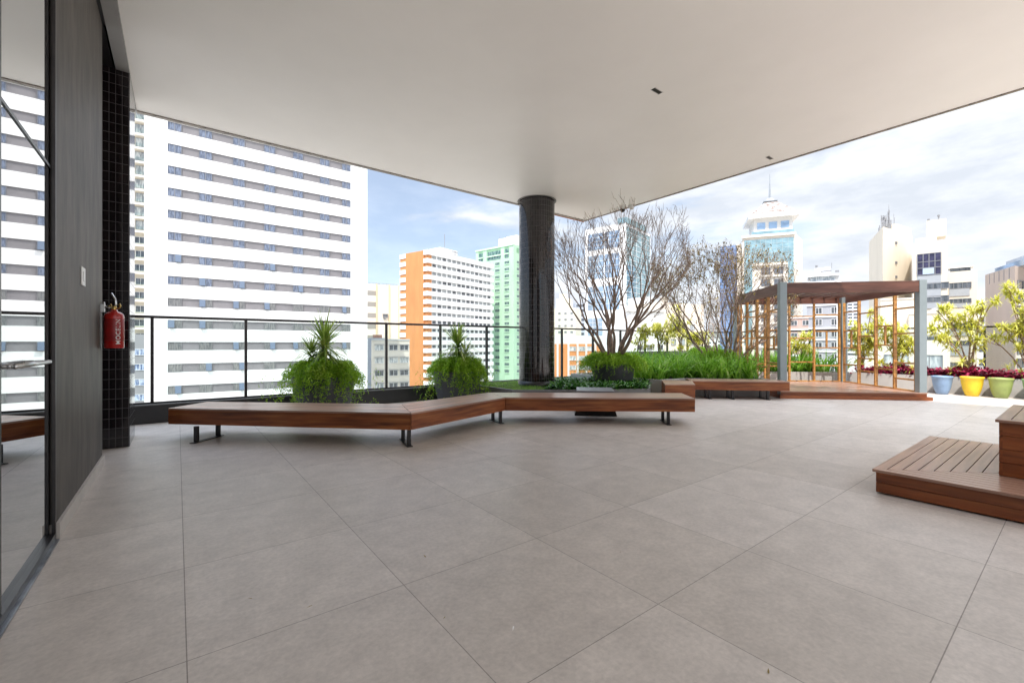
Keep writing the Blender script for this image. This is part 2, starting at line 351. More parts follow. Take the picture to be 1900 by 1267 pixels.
# glass door / wall of mirror glass
gd = thing('glass_door', 'tall reflective glass door with a dark frame at the left edge of the terrace', 'glass door', (-.66, 3.0, 0))
MB().box(-.668, -.652, 2.99, 4.047, .05, TC-.05).build('glass_pane', M['mirror'], gd)
MB().box(-.668, -.652, -1.0, 2.91, .05, TC-.05).build('glass_pane', M['mirror'], gd)
MB().box(-.70, -.635, 2.91, 2.99, .051, TC-.03).build('stile', M['black'], gd, bevel=.003)
MB().box(-.651, -.646, -1.0, 2.909, 2.392, 2.41).box(-.651, -.646, 2.991, 4.03, 2.392, 2.41).build('transom', M['black'], gd)
MB().tube([(-.60,3.02,1.165),(-.60,3.70,1.165)], .013, 10).tube([(-.60,3.05,1.165),(-.65,3.05,1.165)], .012, 8).tube([(-.60,3.66,1.165),(-.65,3.66,1.165)], .012, 8).build('push_bar', M['steel'], gd, smooth=True)
MB().box(-.72, -.606, -1.0, 4.04, .0012, .012).build('floor_track', mat('track_metal', (.30,.31,.33), .3, .9, var=.5, scale=5), gd)
MB().box(-.655, -.625, -1.0, 4.04, .0122, .05).build('bottom_seal', M['black'], gd)
# round column
cx, cy = 6.78, 7.93
clm = thing('round_column', 'round column clad in glossy black mosaic tiles rising from the lawn to the ceiling', 'column', (cx, cy, .29))
c_ = MB().lathe([(.42,.28),(.42,TC-.012)], 72); c_.v = [(x,y,z) for x,y,z in c_.v]
o = c_.build('shaft', M['coltile'], None, smooth=True); o.location = (cx, cy, 0); o.parent = clm; o.matrix_parent_inverse = PM(clm).inverted()
MB().lathe([(.46,TC-.013),(.46,TC-.003),(.42,TC-.003)], 72, (cx,cy)).build('collar', mat('collar_grey', (.35,.34,.33), .5), clm, smooth=True)
MB().lathe([(.445,.28),(.445,.40),(.421,.41)], 72, (cx,cy)).build('base_ring', M['black'], clm, smooth=True)
# kerb under the glass railing
kb = MB().box(-9, 16.7, 9.07, 9.5, -.5, .285)
tag(kb.build('kerb', mat('dark_kerb', (.028,.026,.026), .45, var=.3, scale=2)), 'low black kerb along the foot of the long glass railing', 'kerb')
MB().box(-9, 16.7, 9.06, 9.12, .287, .305).build('kerb_cap', M['darkcon'], bpy.data.objects['kerb'])
kb2 = MB().box(16.4, 16.8, -16, 9.06, -.5, .285)
tag(kb2.build('kerb', mat('grey_kerb', (.3,.29,.28), .6, var=.2, scale=2)), 'low grey kerb at the far right edge of the terrace under the railing', 'kerb')
# railings
RZ = 1.715
def railing(label, along, fixed, a0, a1, posts):
    t = thing('glass_railing', label, 'railing', (a0, fixed, .29) if along == 'x' else (fixed, a0, .29))
    def bx(m, a, b, c, d, z0, z1):
        return m.box(a, b, fixed+c, fixed+d, z0, z1) if along == 'x' else m.box(fixed+c, fixed+d, a, b, z0, z1)
    bx(MB(), a0, a1, -.035, .035, RZ-.025, RZ+.02).build('handrail', M['iron'], t, bevel=.006)
    bx(MB(), a0, a1, -.02, .02, .288, .32).build('bottom_rail', M['iron'], t)
    last = a0
    for p in posts:
        bx(MB(), p-.022, p+.022, -.032, .032, .287, RZ-.026).build('post', M['iron'], t, bevel=.003)
    for p, q in zip(posts[:-1], posts[1:]):
        bx(MB(), p+.03, q-.03, -.005, .005, .33, RZ-.035).build('glass_panel', M['glass'], t)
    return t
railing('long glass railing with dark posts running behind the benches and planters', 'x', 9.3, -9, 16.62, [-.33-1.32*k for k in range(5,0,-1)]+[-.33+1.32*k for k in range(13)]+[16.58])
railing('glass railing at the far right behind the yellow leaved shrubs', 'y', 16.62, -14, 9.25, [1.63+1.32*k for k in range(-11,6)]+[9.2])
# ceiling fittings
for (u, v, lb) in ((6.33,2.03,'small black recessed downlight slot nearest to the middle of the ceiling'), (8.5,1.9,'small black recessed downlight slot close to the ceiling edge')):
    pass
def slot(px, py, label):
    t = (px-950)/815; k = (TC-EYE)/((638-py)/815); u, v = k*(CA+SA*t), k*(SA-CA*t)
    th = thing('recessed_light', label, 'ceiling light', (u, v, TC), 0, 'recessed lights in the ceiling')
    MB().box(u-.085, u+.085, v-.028, v+.028, TC-.004, TC+.002).build('housing', M['black'], th)
    MB().box(u-.093, u+.093, v-.036, v-.0285, TC-.006, TC+.002).box(u-.093, u+.093, v+.0285, v+.036, TC-.006, TC+.002).build('trim', mat('slot_trim', (.6,.59,.57), .5), th)
slot(1219, 169, 'small black slot light in the ceiling, the one nearer the camera')
slot(1428, 293, 'small black slot light in the ceiling near its right hand edge')
def domecam(v, label, m):
    th = thing('security_camera', label, 'camera', (8.84, v, TC), 0, 'cameras at the ceiling edge')
    MB().lathe([(.0,TC-.10),(.04,TC-.09),(.062,TC-.05),(.062,TC-.03)], 16, (8.84,v)).build('dome', m, th, smooth=True)
    MB().lathe([(.075,TC-.03),(.075,TC-.001)], 16, (8.84,v)).build('mount', M['white'], th, smooth=True)
domecam(7.05, 'small black dome camera under the ceiling edge above the bare tree', M['black'])
domecam(6.78, 'small white spotlight beside the black dome camera at the ceiling edge', M['white'])
# ------------------------------------------------------------------ fire extinguisher
ex = thing('fire_extinguisher', 'red fire extinguisher with white lettering hung at the end of the stone wall', 'extinguisher', (-.53, 6.2, 1.22))
ec = (-.528, 6.19)
prof = [(.0,1.225),(.074,1.225),(.081,1.233),(.081,1.555),(.076,1.58),(.055,1.60),(.03,1.61),(.026,1.63),(0,1.63)]
MB().lathe(prof, 40, ec).build('cylinder', M['red'], ex, smooth=True)
MB().lathe([(.0815,1.30),(.0819,1.301),(.0819,1.53),(.0815,1.531)], 60, ec).build('label_band', mat('label_red', (.28,.012,.012), .35, var=.2, scale=30), ex, smooth=True)
x, y = ec
MB().lathe([(.022,1.63),(.022,1.66),(.014,1.67),(0,1.67)], 16, ec).build('valve', M['brass'], ex, smooth=True)
vd = Vector((.79,-.61)); vp = lambda a, z: (x+vd.x*a, y+vd.y*a, z)     # sideways as seen from the door
MB().tube([vp(0,1.65), vp(.02,1.68), vp(.01,1.74), vp(-.03,1.80)], .010, 6).build('lever', M['chrome'], ex, smooth=True)
MB().tube([vp(0,1.645), vp(-.06,1.65), vp(-.105,1.665), vp(-.11,1.71)], .010, 6).build('carry_handle', M['chrome'], ex, smooth=True)
MB().tube([vp(.02,1.64), vp(.06,1.65), vp(.068,1.67), vp(.06,1.69), vp(.05,1.67)], .008, 6).build('safety_pin', M['brass'], ex, smooth=True)
MB().tube([vp(-.02,1.655), vp(-.035,1.685), vp(-.06,1.67), vp(-.035,1.655)], .006, 6).build('gauge', M['brass'], ex, smooth=True)
MB().box(-.63, -.60, 6.165, 6.215, 1.60, 1.68).build('bracket', M['steel'], ex)
def curved_text(s, size, ang, z0, r, parent, m):
    cu = bpy.data.curves.new('txt', 'FONT'); cu.body = s; cu.size = size; cu.offset = .0003; cu.space_character = 1.12; cu.extrude = 0
    to = bpy.data.objects.new('txt', cu); col.objects.link(to); dg = bpy.context.evaluated_depsgraph_get()
    me = bpy.data.meshes.new_from_object(to.evaluated_get(dg)); bpy.data.objects.remove(to)
    vs = []
    for v in me.vertices:   # text x runs up, text y runs to the left round the cylinder
        a = ang - (v.co.y)/r*-1
        vs.append((x+r*math.cos(a-2*v.co.y/r), y+r*math.sin(a-2*v.co.y/r), z0+v.co.x))
    mb = MB(); mb.add(vs, [tuple(p.vertices) for p in me.polygons]); mb.build('lettering', m, parent)
curved_text('MOCELIN', .056, R(-50), 1.265, .0832, ex, M['white'])
# ------------------------------------------------------------------ benches
def poly_bench(root, pts, z0, z1, name='seat', seams=()):
    """pts: fl, fr, br, bl"""
    fl_, fr_, br_, bl_ = [Vector(p) for p in pts]; a = math.atan2(fr_.y-fl_.y, fr_.x-fl_.x); Mx = frame(fl_.x, fl_.y, 0, a)
    e = .004; g_ = lambda P, Q: P+(Q-P).normalized()*e
    P = [g_(fl_,fr_), g_(fr_,fl_), g_(br_,bl_), g_(bl_,br_)]
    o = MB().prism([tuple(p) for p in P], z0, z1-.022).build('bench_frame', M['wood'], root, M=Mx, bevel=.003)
    # top boards, running along the bench
    n = 5; mb = MB()
    for i in range(n):
        s0, s1 = i/n, (i+1)/n; gp = .0
        A = P[0]+(P[3]-P[0])*s0; B = P[1]+(P[2]-P[1])*s0; C = P[1]+(P[2]-P[1])*(s1-.012); D = P[0]+(P[3]-P[0])*(s1-.012)
        mb.prism([tuple(A),tuple(B),tuple(C),tuple(D)], z1-.0215, z1)
    mb.build(name, M['wood_top_sheen'], root, M=Mx, bevel=.002)
def bench_leg(root, p, q, z=.21):
    p, q = Vector(p), Vector(q); d = (q-p).normalized(); n = Vector((-d.y,d.x)); Mx = frame(p.x, p.y, 0, math.atan2(d.y,d.x)); Ln = (q-p).length
    mb = MB().box(-.05, Ln+.05, -.035, .035, .0015, .011).box(0, .045, -.022, .022, .011, z).box(Ln-.045, Ln, -.022, .022, .011, z)
    mb.v = [tuple(Mx @ Vector(v)) for v in mb.v]; mb.build('leg', M['iron'], root, M=Mx, bevel=.002)
b1 = thing('wooden_bench', 'long zigzag reddish wooden bench on dark metal legs in the middle of the terrace', 'bench', (2.3, 5.1, 0))
A0,A1 = (-.10,7.39),(.35,7.87); B0,B1 = (2.29,5.06),(2.53,5.92); C0,C1 = (4.15,5.63),(4.33,6.38); D0,D1 = (6.43,3.72),(6.95,4.27)
poly_bench(b1, [A0,B0,B1,A1], .21, .42); poly_bench(b1, [B0,C0,C1,B1], .21, .42); poly_bench(b1, [C0,D0,D1,C1], .21, .42)
for p, q in (((.18,6.95),(.46,7.27)), ((2.29,5.06+.05),(2.38,5.52)), ((4.12,5.70),(4.18,6.03)), ((6.14,4.0),(6.42,4.30))): bench_leg(b1, p, q)
b2 = thing('wooden_bench', 'smaller angled wooden bench beside the pergola in front of the strap leaved plants', 'bench', (10, 5, 0))
poly_bench(b2, [(8.16,5.40),(8.68,5.02),(9.49,5.57),(9.1,6.12)], .02, .42)
poly_bench(b2, [(9.49,5.57),(10.98,4.08),(11.42,4.52),(9.94,6.0)], .21, .42)
for p, q in (((9.79,5.30),(10.05,5.56)), ((10.14,4.95),(10.4,5.21)), ((10.68,4.42),(10.98,4.72))): bench_leg(b2, p, q)
# low dark table behind the bench
tb = thing('low_table', 'low square table with a pale top on a black tapered base behind the bench', 'table', (6.1, 5.5, 0), R(-45))
def sq(c, s, a=R(-45)):
    return [(c[0]+s*(math.cos(a)*i-math.sin(a)*j), c[1]+s*(math.sin(a)*i+math.cos(a)*j)) for i, j in ((-1,-1),(1,-1),(1,1),(-1,1))]
tcn = (6.12,5.52)
MB().loft(sq(tcn,.37), sq(tcn,.25), .002, .40).build('base', M['black'], tb, bevel=.004)
MB().loft(sq(tcn,.33), sq(tcn,.33), .401, .44).build('table_top', mat('table_top_grey', (.22,.22,.23), .35, var=.05), tb, bevel=.004)
# ------------------------------------------------------------------ stepped timber seat, right
sp_ = thing('stepped_deck', 'two tier stepped seat of reddish decking boards at the right edge', 'step seat', (5.5, .4, 0))
def tier(u0, u1, v0, v1, z0, z1, nb, nm):
    h = (z1-.024-z0)/nb
    for k in range(nb):     # cladding boards round the sides
        a, b = z0+k*h+.003, z0+(k+1)*h
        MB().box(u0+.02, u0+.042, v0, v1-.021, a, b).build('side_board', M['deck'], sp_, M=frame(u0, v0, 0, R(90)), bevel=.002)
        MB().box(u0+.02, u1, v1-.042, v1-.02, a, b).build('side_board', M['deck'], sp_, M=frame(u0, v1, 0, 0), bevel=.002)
    MB().box(u0+.06, u1-.02, v0, v1-.06, z0, z1-.03).build('carcass', M['gap'], sp_)
    # top boards mitred round the corner
    bw = .078; gp = .006; n = int((u1-u0)/bw)+1
    for k in range(n):
        e0 = k*(bw+gp); e1 = e0+bw
        if u0+e1 > u1+.05: break
        A = [(u0+e0, v1-e0), (u0+e1, v1-e1), (u0+e1, v0), (u0+e0, v0)]
        MB().prism(A, z1-.022, z1).build('top_board', M['deck_top_sheen'], sp_, M=frame(u0+e0, v0, 0, R(90)), bevel=.0015)
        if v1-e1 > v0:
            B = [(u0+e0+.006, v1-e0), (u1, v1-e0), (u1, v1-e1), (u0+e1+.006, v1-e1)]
            MB().prism(B, z1-.022, z1).build('top_board', M['deck_top_sheen'], sp_, M=frame(u0, v1-e0, 0, 0), bevel=.0015)
tier(4.72, 6.95, -1.9, 1.12, .01, .205, 2, 't')
tier(5.27, 6.70, -1.9, .46, .206, .66, 4, 't')
# ------------------------------------------------------------------ planters
pA = [(5.45,9.055),(5.45,7.15),(6.9,6.05),(7.95,5.62),(9.0,6.35),(8.9,9.055)]
def rim_planter(label, pts, z, m, wall=.08, mname='planter_wall', soilz=.05):
    o = thing('raised_bed', label, 'planter', (pts[0][0], pts[0][1], 0))
    n = len(pts); a = sum(pts[i][0]*pts[(i+1)%n][1]-pts[(i+1)%n][0]*pts[i][1] for i in range(n))
    if a < 0: pts = pts[::-1]
    V = [Vector(p) for p in pts]; inn = []
    for i in range(n):
        p, c, q = V[i-1], V[i], V[(i+1)%n]; d1 = (c-p).normalized(); d2 = (q-c).normalized()
        n1_ = Vector((-d1.y,d1.x)); n2_ = Vector((-d2.y,d2.x)); k = (n1_+n2_); inn.append(c+k*(wall/max(.3,(1+n1_.dot(n2_)))))
    mb = MB(); vs = [(p.x,p.y,.001) for p in V]+[(p.x,p.y,z) for p in V]+[(p.x,p.y,z) for p in inn]+[(p.x,p.y,.02) for p in inn]
    fs = []
    for i in range(n):
        j = (i+1)%n; fs += [(i,j,n+j,n+i),(n+i,n+j,2*n+j,2*n+i),(2*n+i,2*n+j,3*n+j,3*n+i)]
    mb.add(vs, fs); mb.build(mname, m, o)
    MB().prism([tuple(p) for p in inn], .02, z-soilz).build('soil', M['soil'], o)
    return o
rim_planter('dark edged raised bed with lawn and leafy cover around the round column', pA, .33, M['darkcon'], .06, soilz=.03)
pB = [(9.03,6.38),(9.12,6.14),(9.96,6.03),(11.28,4.62),(13.15,6.48),(13.5,6.80),(16.35,4.0),(16.35,9.055),(9.03,9.055)]
rim_planter('grey concrete bed full of strap leaved plants behind the pergola and small bench', pB, .42, M['greycon'], .08)
pC = [(15.70,-4),(16.36,-4),(16.36,3.95),(15.70,4.4)]
rim_planter('long low concrete bed of crimson foliage behind the coloured pots', pC, .44, M['greycon'], .07)
rb = thing('planter_box', 'tall dark grey planter box against the far railing behind the strap leaves', 'planter', (14, 8.7, 0))
MB().box(11.2, 16.2, 8.55, 9.0, .4, 1.0).build('box', M['darkcon'], rb, bevel=.01)
MB().box(11.25, 16.15, 8.6, 8.95, 1.002, 1.02).build('soil', M['soil'], rb)
# ------------------------------------------------------------------ foliage builders
def blade(mb, p, az, el, L, w, droop, n=5, m=0, tw=0.):
    """a leaf strip from p; el start elevation, droop bends it down"""
    c, s = math.cos(az), math.sin(az); side = Vector((-s, c, 0)); pts = []; pos = Vector(p); e = el
    for i in range(n+1):
        f = i/n; ww = w*(1.0-.9*f**1.8)*(0.55+.45*min(1, f*4))
        up_ = Vector((-c*math.sin(e), -s*math.sin(e), math.cos(e)))
        sd_ = side*math.cos(tw)+up_*math.sin(tw)
        pts.append(pos-sd_*ww/2); pts.append(pos+sd_*ww/2)
        e -= droop/n*(.4+1.2*f); pos = pos+Vector((c*math.cos(e), s*math.cos(e), math.sin(e)))*(L/n)
    mb.add(pts, [(2*i, 2*i+1, 2*i+3, 2*i+2) for i in range(n)], m)
def leafq(mb, p, L, w, m=0):
    d = Vector((rnd(-1,1), rnd(-1,1), rnd(-.8,.8))).normalized(); a = d.orthogonal().normalized()
    a = (Matrix.Rotation(rnd(0,6.28), 3, d) @ a)*w/2; p = Vector(p)
    mb.add([p-d*L/2, p+a, p+d*L/2, p-a], [(0,1,2,3)], m)
def inpoly(x, y, P):
    r = False; n = len(P)
    for i in range(n):
        x1,y1 = P[i]; x2,y2 = P[i-1]
        if (y1 > y) != (y2 > y) and x < (x2-x1)*(y-y1)/(y2-y1)+x1: r = not r
    return r
def inset_ok(x, y, P, d):
    return all(inpoly(x+a*d, y+b*d, P) for a, b in ((1,0),(-1,0),(0,1),(0,-1)))
def fern(c, rimr, z, n, seed, parent, height=.30, drop=.55, reach=.3, front=None):
    random.seed(seed); mb = MB(); ph = rnd(0,6.28)
    for i in range(n):
        az = rnd(0, 2*PI); r0 = rnd(0, rimr*.75); w_ = .5+.5*math.sin(az*3+ph)*math.sin(az*5+2*ph)
        over = rnd(0,1) < .12+.75*w_
        rr = rimr+rnd(.03,reach)*(.5+.5*w_) if over else rimr*rnd(.25, 1.05)
        dz = rnd(.05, drop)*(.3+.8*w_) if over else rnd(-.26, .05)*rnd(.3,1)
        h = height*rnd(.35,1.25)*(.75+.5*w_); P0 = Vector((c[0]+r0*math.cos(az), c[1]+r0*math.sin(az), z-.03)); a2 = az+rnd(-.35,.35)
        P3 = Vector((c[0]+rr*math.cos(a2), c[1]+rr*math.sin(a2), z-dz)); P1 = P0+Vector((0,0,h)); P2 = Vector((P3.x, P3.y, z+h*.6)); 
        m_ = 34
        for k in range(m_):
            t = (k+rnd(0,1))/m_; q = (1-t)**3*P0+3*(1-t)**2*t*P1+3*(1-t)*t*t*P2+t**3*P3
            sc = .05*(1.15-.6*t)
            for _ in range(3):
                leafq(mb, q+Vector((rnd(-1,1), rnd(-1,1), rnd(-1,1)))*sc, rnd(.035,.075), rnd(.009,.018))
    for i in range(n//5):    # loose trailing tips
        az = rnd(0,6.28); rr = rimr+rnd(.05,reach+.12); x, y = c[0]+rr*math.cos(az), c[1]+rr*math.sin(az); zt_ = z-rnd(-.1,drop*.9)
        for k in range(9): leafq(mb, (x+rnd(-.03,.03)+.015*k*math.cos(az), y+rnd(-.03,.03)+.015*k*math.sin(az), zt_-k*.022), rnd(.03,.05), .016)
    return mb.build('fern', M['fern'], parent)
def rosette(mb, p, n, L, w, up=.2, droop=1.2, lo=-.5, hi=1.45):
    for i in range(n):
        blade(mb, p, rnd(0,2*PI), rnd(lo, hi), L*rnd(.7,1.1), w, droop*rnd(.3,1.2), 4)
def grey_pot(root, c, r, z0, z1, taper=.78):
    h = z1-z0
    pf = [(0,z0),(r*taper,z0),(r*(taper+.11),z0+h*.3),(r*.965,z0+h*.65),(r,z1-.01),(r,z1),(r-.04,z1),(r-.05,z1-.05),(0,z1-.05)]
    MB().lathe(pf, 48, c).build('pot', M['potgrey'], root, smooth=False)
    MB().lathe([(r-.052,z1-.048),(0,z1-.03)], 30, c).build('soil', M['soil'], root)
def dracaena(root, c, z, top, seed, heads):
    random.seed(seed); st = MB(); lf = MB()
    for (dx, dy, h, n, L) in heads:
        p = Vector((c[0]+dx*.4, c[1]+dy*.4, z)); q = Vector((c[0]+dx, c[1]+dy, z+h))
        st.tube([p, (p+q)/2+Vector((rnd(-.03,.03),rnd(-.03,.03),0)), q], [.03,.026,.022], 8)
        for k, (lo_, hi_, dr_) in enumerate(((-.6,.3,.8),(-.1,.8,1.3),(.6,1.5,.7))): rosette(lf, q+Vector((0,0,-.08+.06*k)), n//3, L*(.95-.06*k), .038, droop=dr_, lo=lo_, hi=hi_)
    st.build('stem', M['palebark'], root, smooth=True); lf.build('leaves', M['draca'], root)
g1 = thing('potted_plant', 'spiky dracaena over trailing fern in the grey pot nearer the fire extinguisher', 'potted plant', (2.08,8.28,0), 0, 'grey pots with dracaena and fern')
grey_pot(g1, (2.08,8.28), .52, .002, .70); fern((2.08,8.28), .52, .72, 430, 5, g1, .34, .66, .30)
dracaena(g1, (2.08,8.28), .70, 1.7, 3, [(.0,-.05,.53,170,.74),(-.15,.22,.36,70,.55),(.06,.1,.42,50,.4)])
g2 = thing('potted_plant', 'spiky dracaena over bushy fern in the grey pot next to the black column', 'potted plant', (4.85,8.32,0), 0, 'grey pots with dracaena and fern')
grey_pot(g2, (4.85,8.32), .52, .002, .69); fern((4.85,8.32), .50, .72, 460, 9, g2, .34, .72, .24)
dracaena(g2, (4.85,8.32), .70, 1.7, 8, [(0,0,.50,180,.72),(.1,-.15,.34,60,.5)])
# ------------------------------------------------------------------ bare trees
def fork(mb, tw, ends, p, d, r, lvl, mx, Ls, cen, env, ang):
    n = max(2, int(Ls[lvl]*rnd(.75,1.25)/.085)); pts = [p.copy()]; rad = [r]; r1 = r*.80
    for i in range(n):
        o_ = Vector((pts[-1].x-cen[0], pts[-1].y-cen[1], 0)); 
        if o_.length > .01: o_.normalize()
        d = (d+Vector((rnd(-1,1),rnd(-1,1),rnd(-.7,.7)))*.13+Vector((0,0,.035))+o_*.012*(lvl < 3)).normalized(); q = pts[-1]+d*.085
        if not env(q):
            q = pts[-1]+(d*.5+Vector((-o_.x*.6,-o_.y*.6,-.25))).normalized()*.06
            if not env(q): break
        pts.append(q); rad.append(r+(r1-r)*(i+1)/n)
        if lvl >= 2 and rnd(0,1) < .16:      # short side twigs
            sd = (d+Vector((rnd(-1,1),rnd(-1,1),rnd(-.3,1)))*.8).normalized(); t_ = [q, q+sd*.07, q+sd*.13+Vector((0,0,rnd(0,.04)))]; tw.tube(t_, [.004,.003,.0022], 3, cap=False); ends.append(t_)
    if len(pts) > 1:
        (mb if lvl < 2 else tw).tube(pts, [max(.0032, x) for x in rad], 7 if lvl < 2 else (5 if lvl < 4 else 3), cap=False)
    if lvl >= 3: ends.append(pts)
    if lvl < mx and len(pts) > 1:
        kk = 2 if rnd(0,1) < (.86 if lvl < 4 else .95) else 3
        a0 = rnd(0,6.28)
        for k in range(kk):
            s_ = d.orthogonal().normalized(); s_ = Matrix.Rotation(a0+2*PI*k/kk+rnd(-.4,.4), 3, d) @ s_; a = ang*rnd(.45,1.25)*(1 if k else .6)
            fork(mb, tw, ends, pts[-1], (d*math.cos(a)+s_*math.sin(a)).normalized(), rad[-1]*rnd(.66,.86), lvl+1, mx, Ls, cen, env, ang)
def bare_tree(root, c, z, stems, H, seed, rad=.04, spread=.55, mx=6, leaves=0, env=None, ang=.42):
    random.seed(seed); mb = MB(); tw = MB(); ends = []; Ls = [x*H for x in (.26,.20,.15,.13,.11,.09,.07)]
    if env is None: env = lambda q: True
    for i in range(stems):
        az = 2*PI*i/stems+rnd(-.3,.3); sp = spread*rnd(.3,1.15)
        d = Vector((math.cos(az)*sp, math.sin(az)*sp, 1)).normalized(); p = Vector((c[0]+.11*math.cos(az), c[1]+.11*math.sin(az), z))
        fork(mb, tw, ends, p, d, rad*rnd(.75,1.1), 0, mx, Ls, c, env, ang)
    mb.build('trunk', M['bark'], root, smooth=True); tw.build('branches', M['bark'], root)
    if leaves:
        lf = MB()
        for _ in range(leaves):
            pts = random.choice(ends); q = pts[random.randrange(len(pts)//2, len(pts))]
            for k in range(random.randint(1,2)):
                blade(lf, q+Vector((rnd(-.05,.05),rnd(-.05,.05),rnd(-.05,.05))), rnd(0,6.28), rnd(-1,.8), rnd(.05,.085), rnd(.03,.045), .6, 2)
        lf.build('leaves', M['dryleaf'], root)
t1c = (8.35,6.95)
t1 = thing('bare_tree', 'large leafless many stemmed tree growing from the round grey pot under the ceiling corner', 'tree', (*t1c,.7))
pt = thing('round_planter', 'big round grey pot spilling fern at the foot of the large bare tree', 'pot', (*t1c,.3))
grey_pot(pt, t1c, .52, .305, .80); fern(t1c, .50, .84, 470, 21, pt, .26, .30, .38)
def env1(q):
    x_, y_ = q.x-t1c[0], q.y-t1c[1]; f = (q.z-.7)/3.5; return q.z < 4.30 and math.hypot(x_, y_) < .25+1.5*min(1, max(0,f)*1.5)
bare_tree(t1, t1c, .72, 10, 4.1, 12, .046, .50, 6, env=env1, ang=.40)
t2c = (12.25,6.35)
t2 = thing('bare_tree', 'spreading tree with a few dry brown leaves left of the pergola', 'tree', (*t2c,.4))
def env2(q): return q.z < 4.15 and math.hypot(q.x-t2c[0], q.y-t2c[1]) < 1.85
bare_tree(t2, t2c, .4, 12, 3.9, 31, .034, .80, 6, leaves=3400, env=env2, ang=.42)
t3c = (14.9,7.0)
t3 = thing('bare_tree', 'slender bare tree seen through the left lattice of the pergola', 'tree', (*t3c,.4))
bare_tree(t3, t3c, .4, 6, 3.1, 44, .028, .5, 5, leaves=120)
# ------------------------------------------------------------------ beds of plants
random.seed(77); mb = MB()
cnt = 0
def strap_patch(mb, P, n, z, hmax=.72):
    xs = [p[0] for p in P]; ys = [p[1] for p in P]; k = 0; tries = 0
    while k < n and tries < n*30:
        tries += 1; x, y = rnd(min(xs),max(xs)), rnd(min(ys),max(ys))
        if not inpoly(x, y, P): continue
        k += 1
        for _ in range(random.randint(5,8)):
            blade(mb, (x+rnd(-.05,.05), y+rnd(-.05,.05), z), rnd(0,6.28), rnd(.9,1.5), rnd(.5,hmax)*1.1, rnd(.034,.056), rnd(.1,1.9), 5, tw=rnd(-.6,.6))
strap_patch(mb, [(9.1,6.5),(9.3,6.35),(10.0,6.15),(11.25,4.8),(12.95,6.5),(13.3,7.3),(12.8,8.5),(9.5,8.5)], 430, .38, .78)
strap_patch(mb, [(13.3,7.2),(13.7,6.95),(16.2,4.5),(16.2,5.8),(14.3,8.2),(13.0,8.4)], 240, .38, .80)
stuff(mb.build('strap_leaf_plants', M['strap']), 'mass of bright green strap leaved plants behind the small bench and pergola', 'plants')
def bed_leaves(P, n, z, L, wd, mname, hh, name, label, cat, droop=.7, d=.05):
    mb = MB(); xs = [p[0] for p in P]; ys = [p[1] for p in P]; k = 0
    while k < n:
        x, y = rnd(min(xs),max(xs)), rnd(min(ys),max(ys))
        if not inset_ok(x, y, P, d): continue
        k += 1; q = 1+.5*math.sin(x*5.1+1)*math.sin(y*4.3)
        blade(mb, (x, y, z+rnd(0,hh)*q), rnd(0,6.28), rnd(-.2,1.0), rnd(.6,1.2)*L, wd*rnd(.7,1.2), droop*rnd(.3,1.3), 3, tw=rnd(-.6,.6))
    return stuff(mb.build(name, M[mname]), label, cat)
random.seed(91); bed_leaves([(6.9,6.1),(7.9,5.62),(8.95,6.35),(8.88,7.6),(8.2,8.0),(7.3,7.9),(6.6,7.3),(6.0,6.8)], 6500, .31, .13, .05, 'cover', .08, 'ground_cover', 'dark glossy leafy ground cover around the foot of the big round pot', 'ground cover')
bed_leaves([(15.72,-3.9),(16.34,-3.9),(16.34,3.9),(15.72,4.2)], 8500, .42, .12, .055, 'redleaf', .20, 'crimson_foliage', 'band of low crimson leaved plants in the long concrete bed', 'plants', .9, .0)
mb = MB(); random.seed(5)
LP = [(5.52,9.0),(5.52,7.2),(6.9,6.12),(7.9,5.7),(8.9,6.4),(8.85,9.0)]
k = 0
while k < 26000:
    x, y = rnd(5.5,8.9), rnd(5.7,9.03)
    if not inpoly(x, y, LP): continue
    k += 1; blade(mb, (x,y,.298), rnd(0,6.28), rnd(.7,1.5), rnd(.03,.065), .006, .8, 2)
stuff(mb.build('lawn', M['grass']), 'short green lawn around the base of the black column', 'grass')
# ferns among the strap leaves
for i, (c, z, lb) in enumerate((((13.75,7.55),.85,'feathery bright green fern seen through the left side of the pergola'), ((12.2,6.45),.75,'feathery fern at the foot of the brown leaved tree'))):
    f_ = thing('fern_plant', lb, 'fern', (*c,.4)); fern(c, .5, z, 260, 60+i, f_, .42, .45, .2)
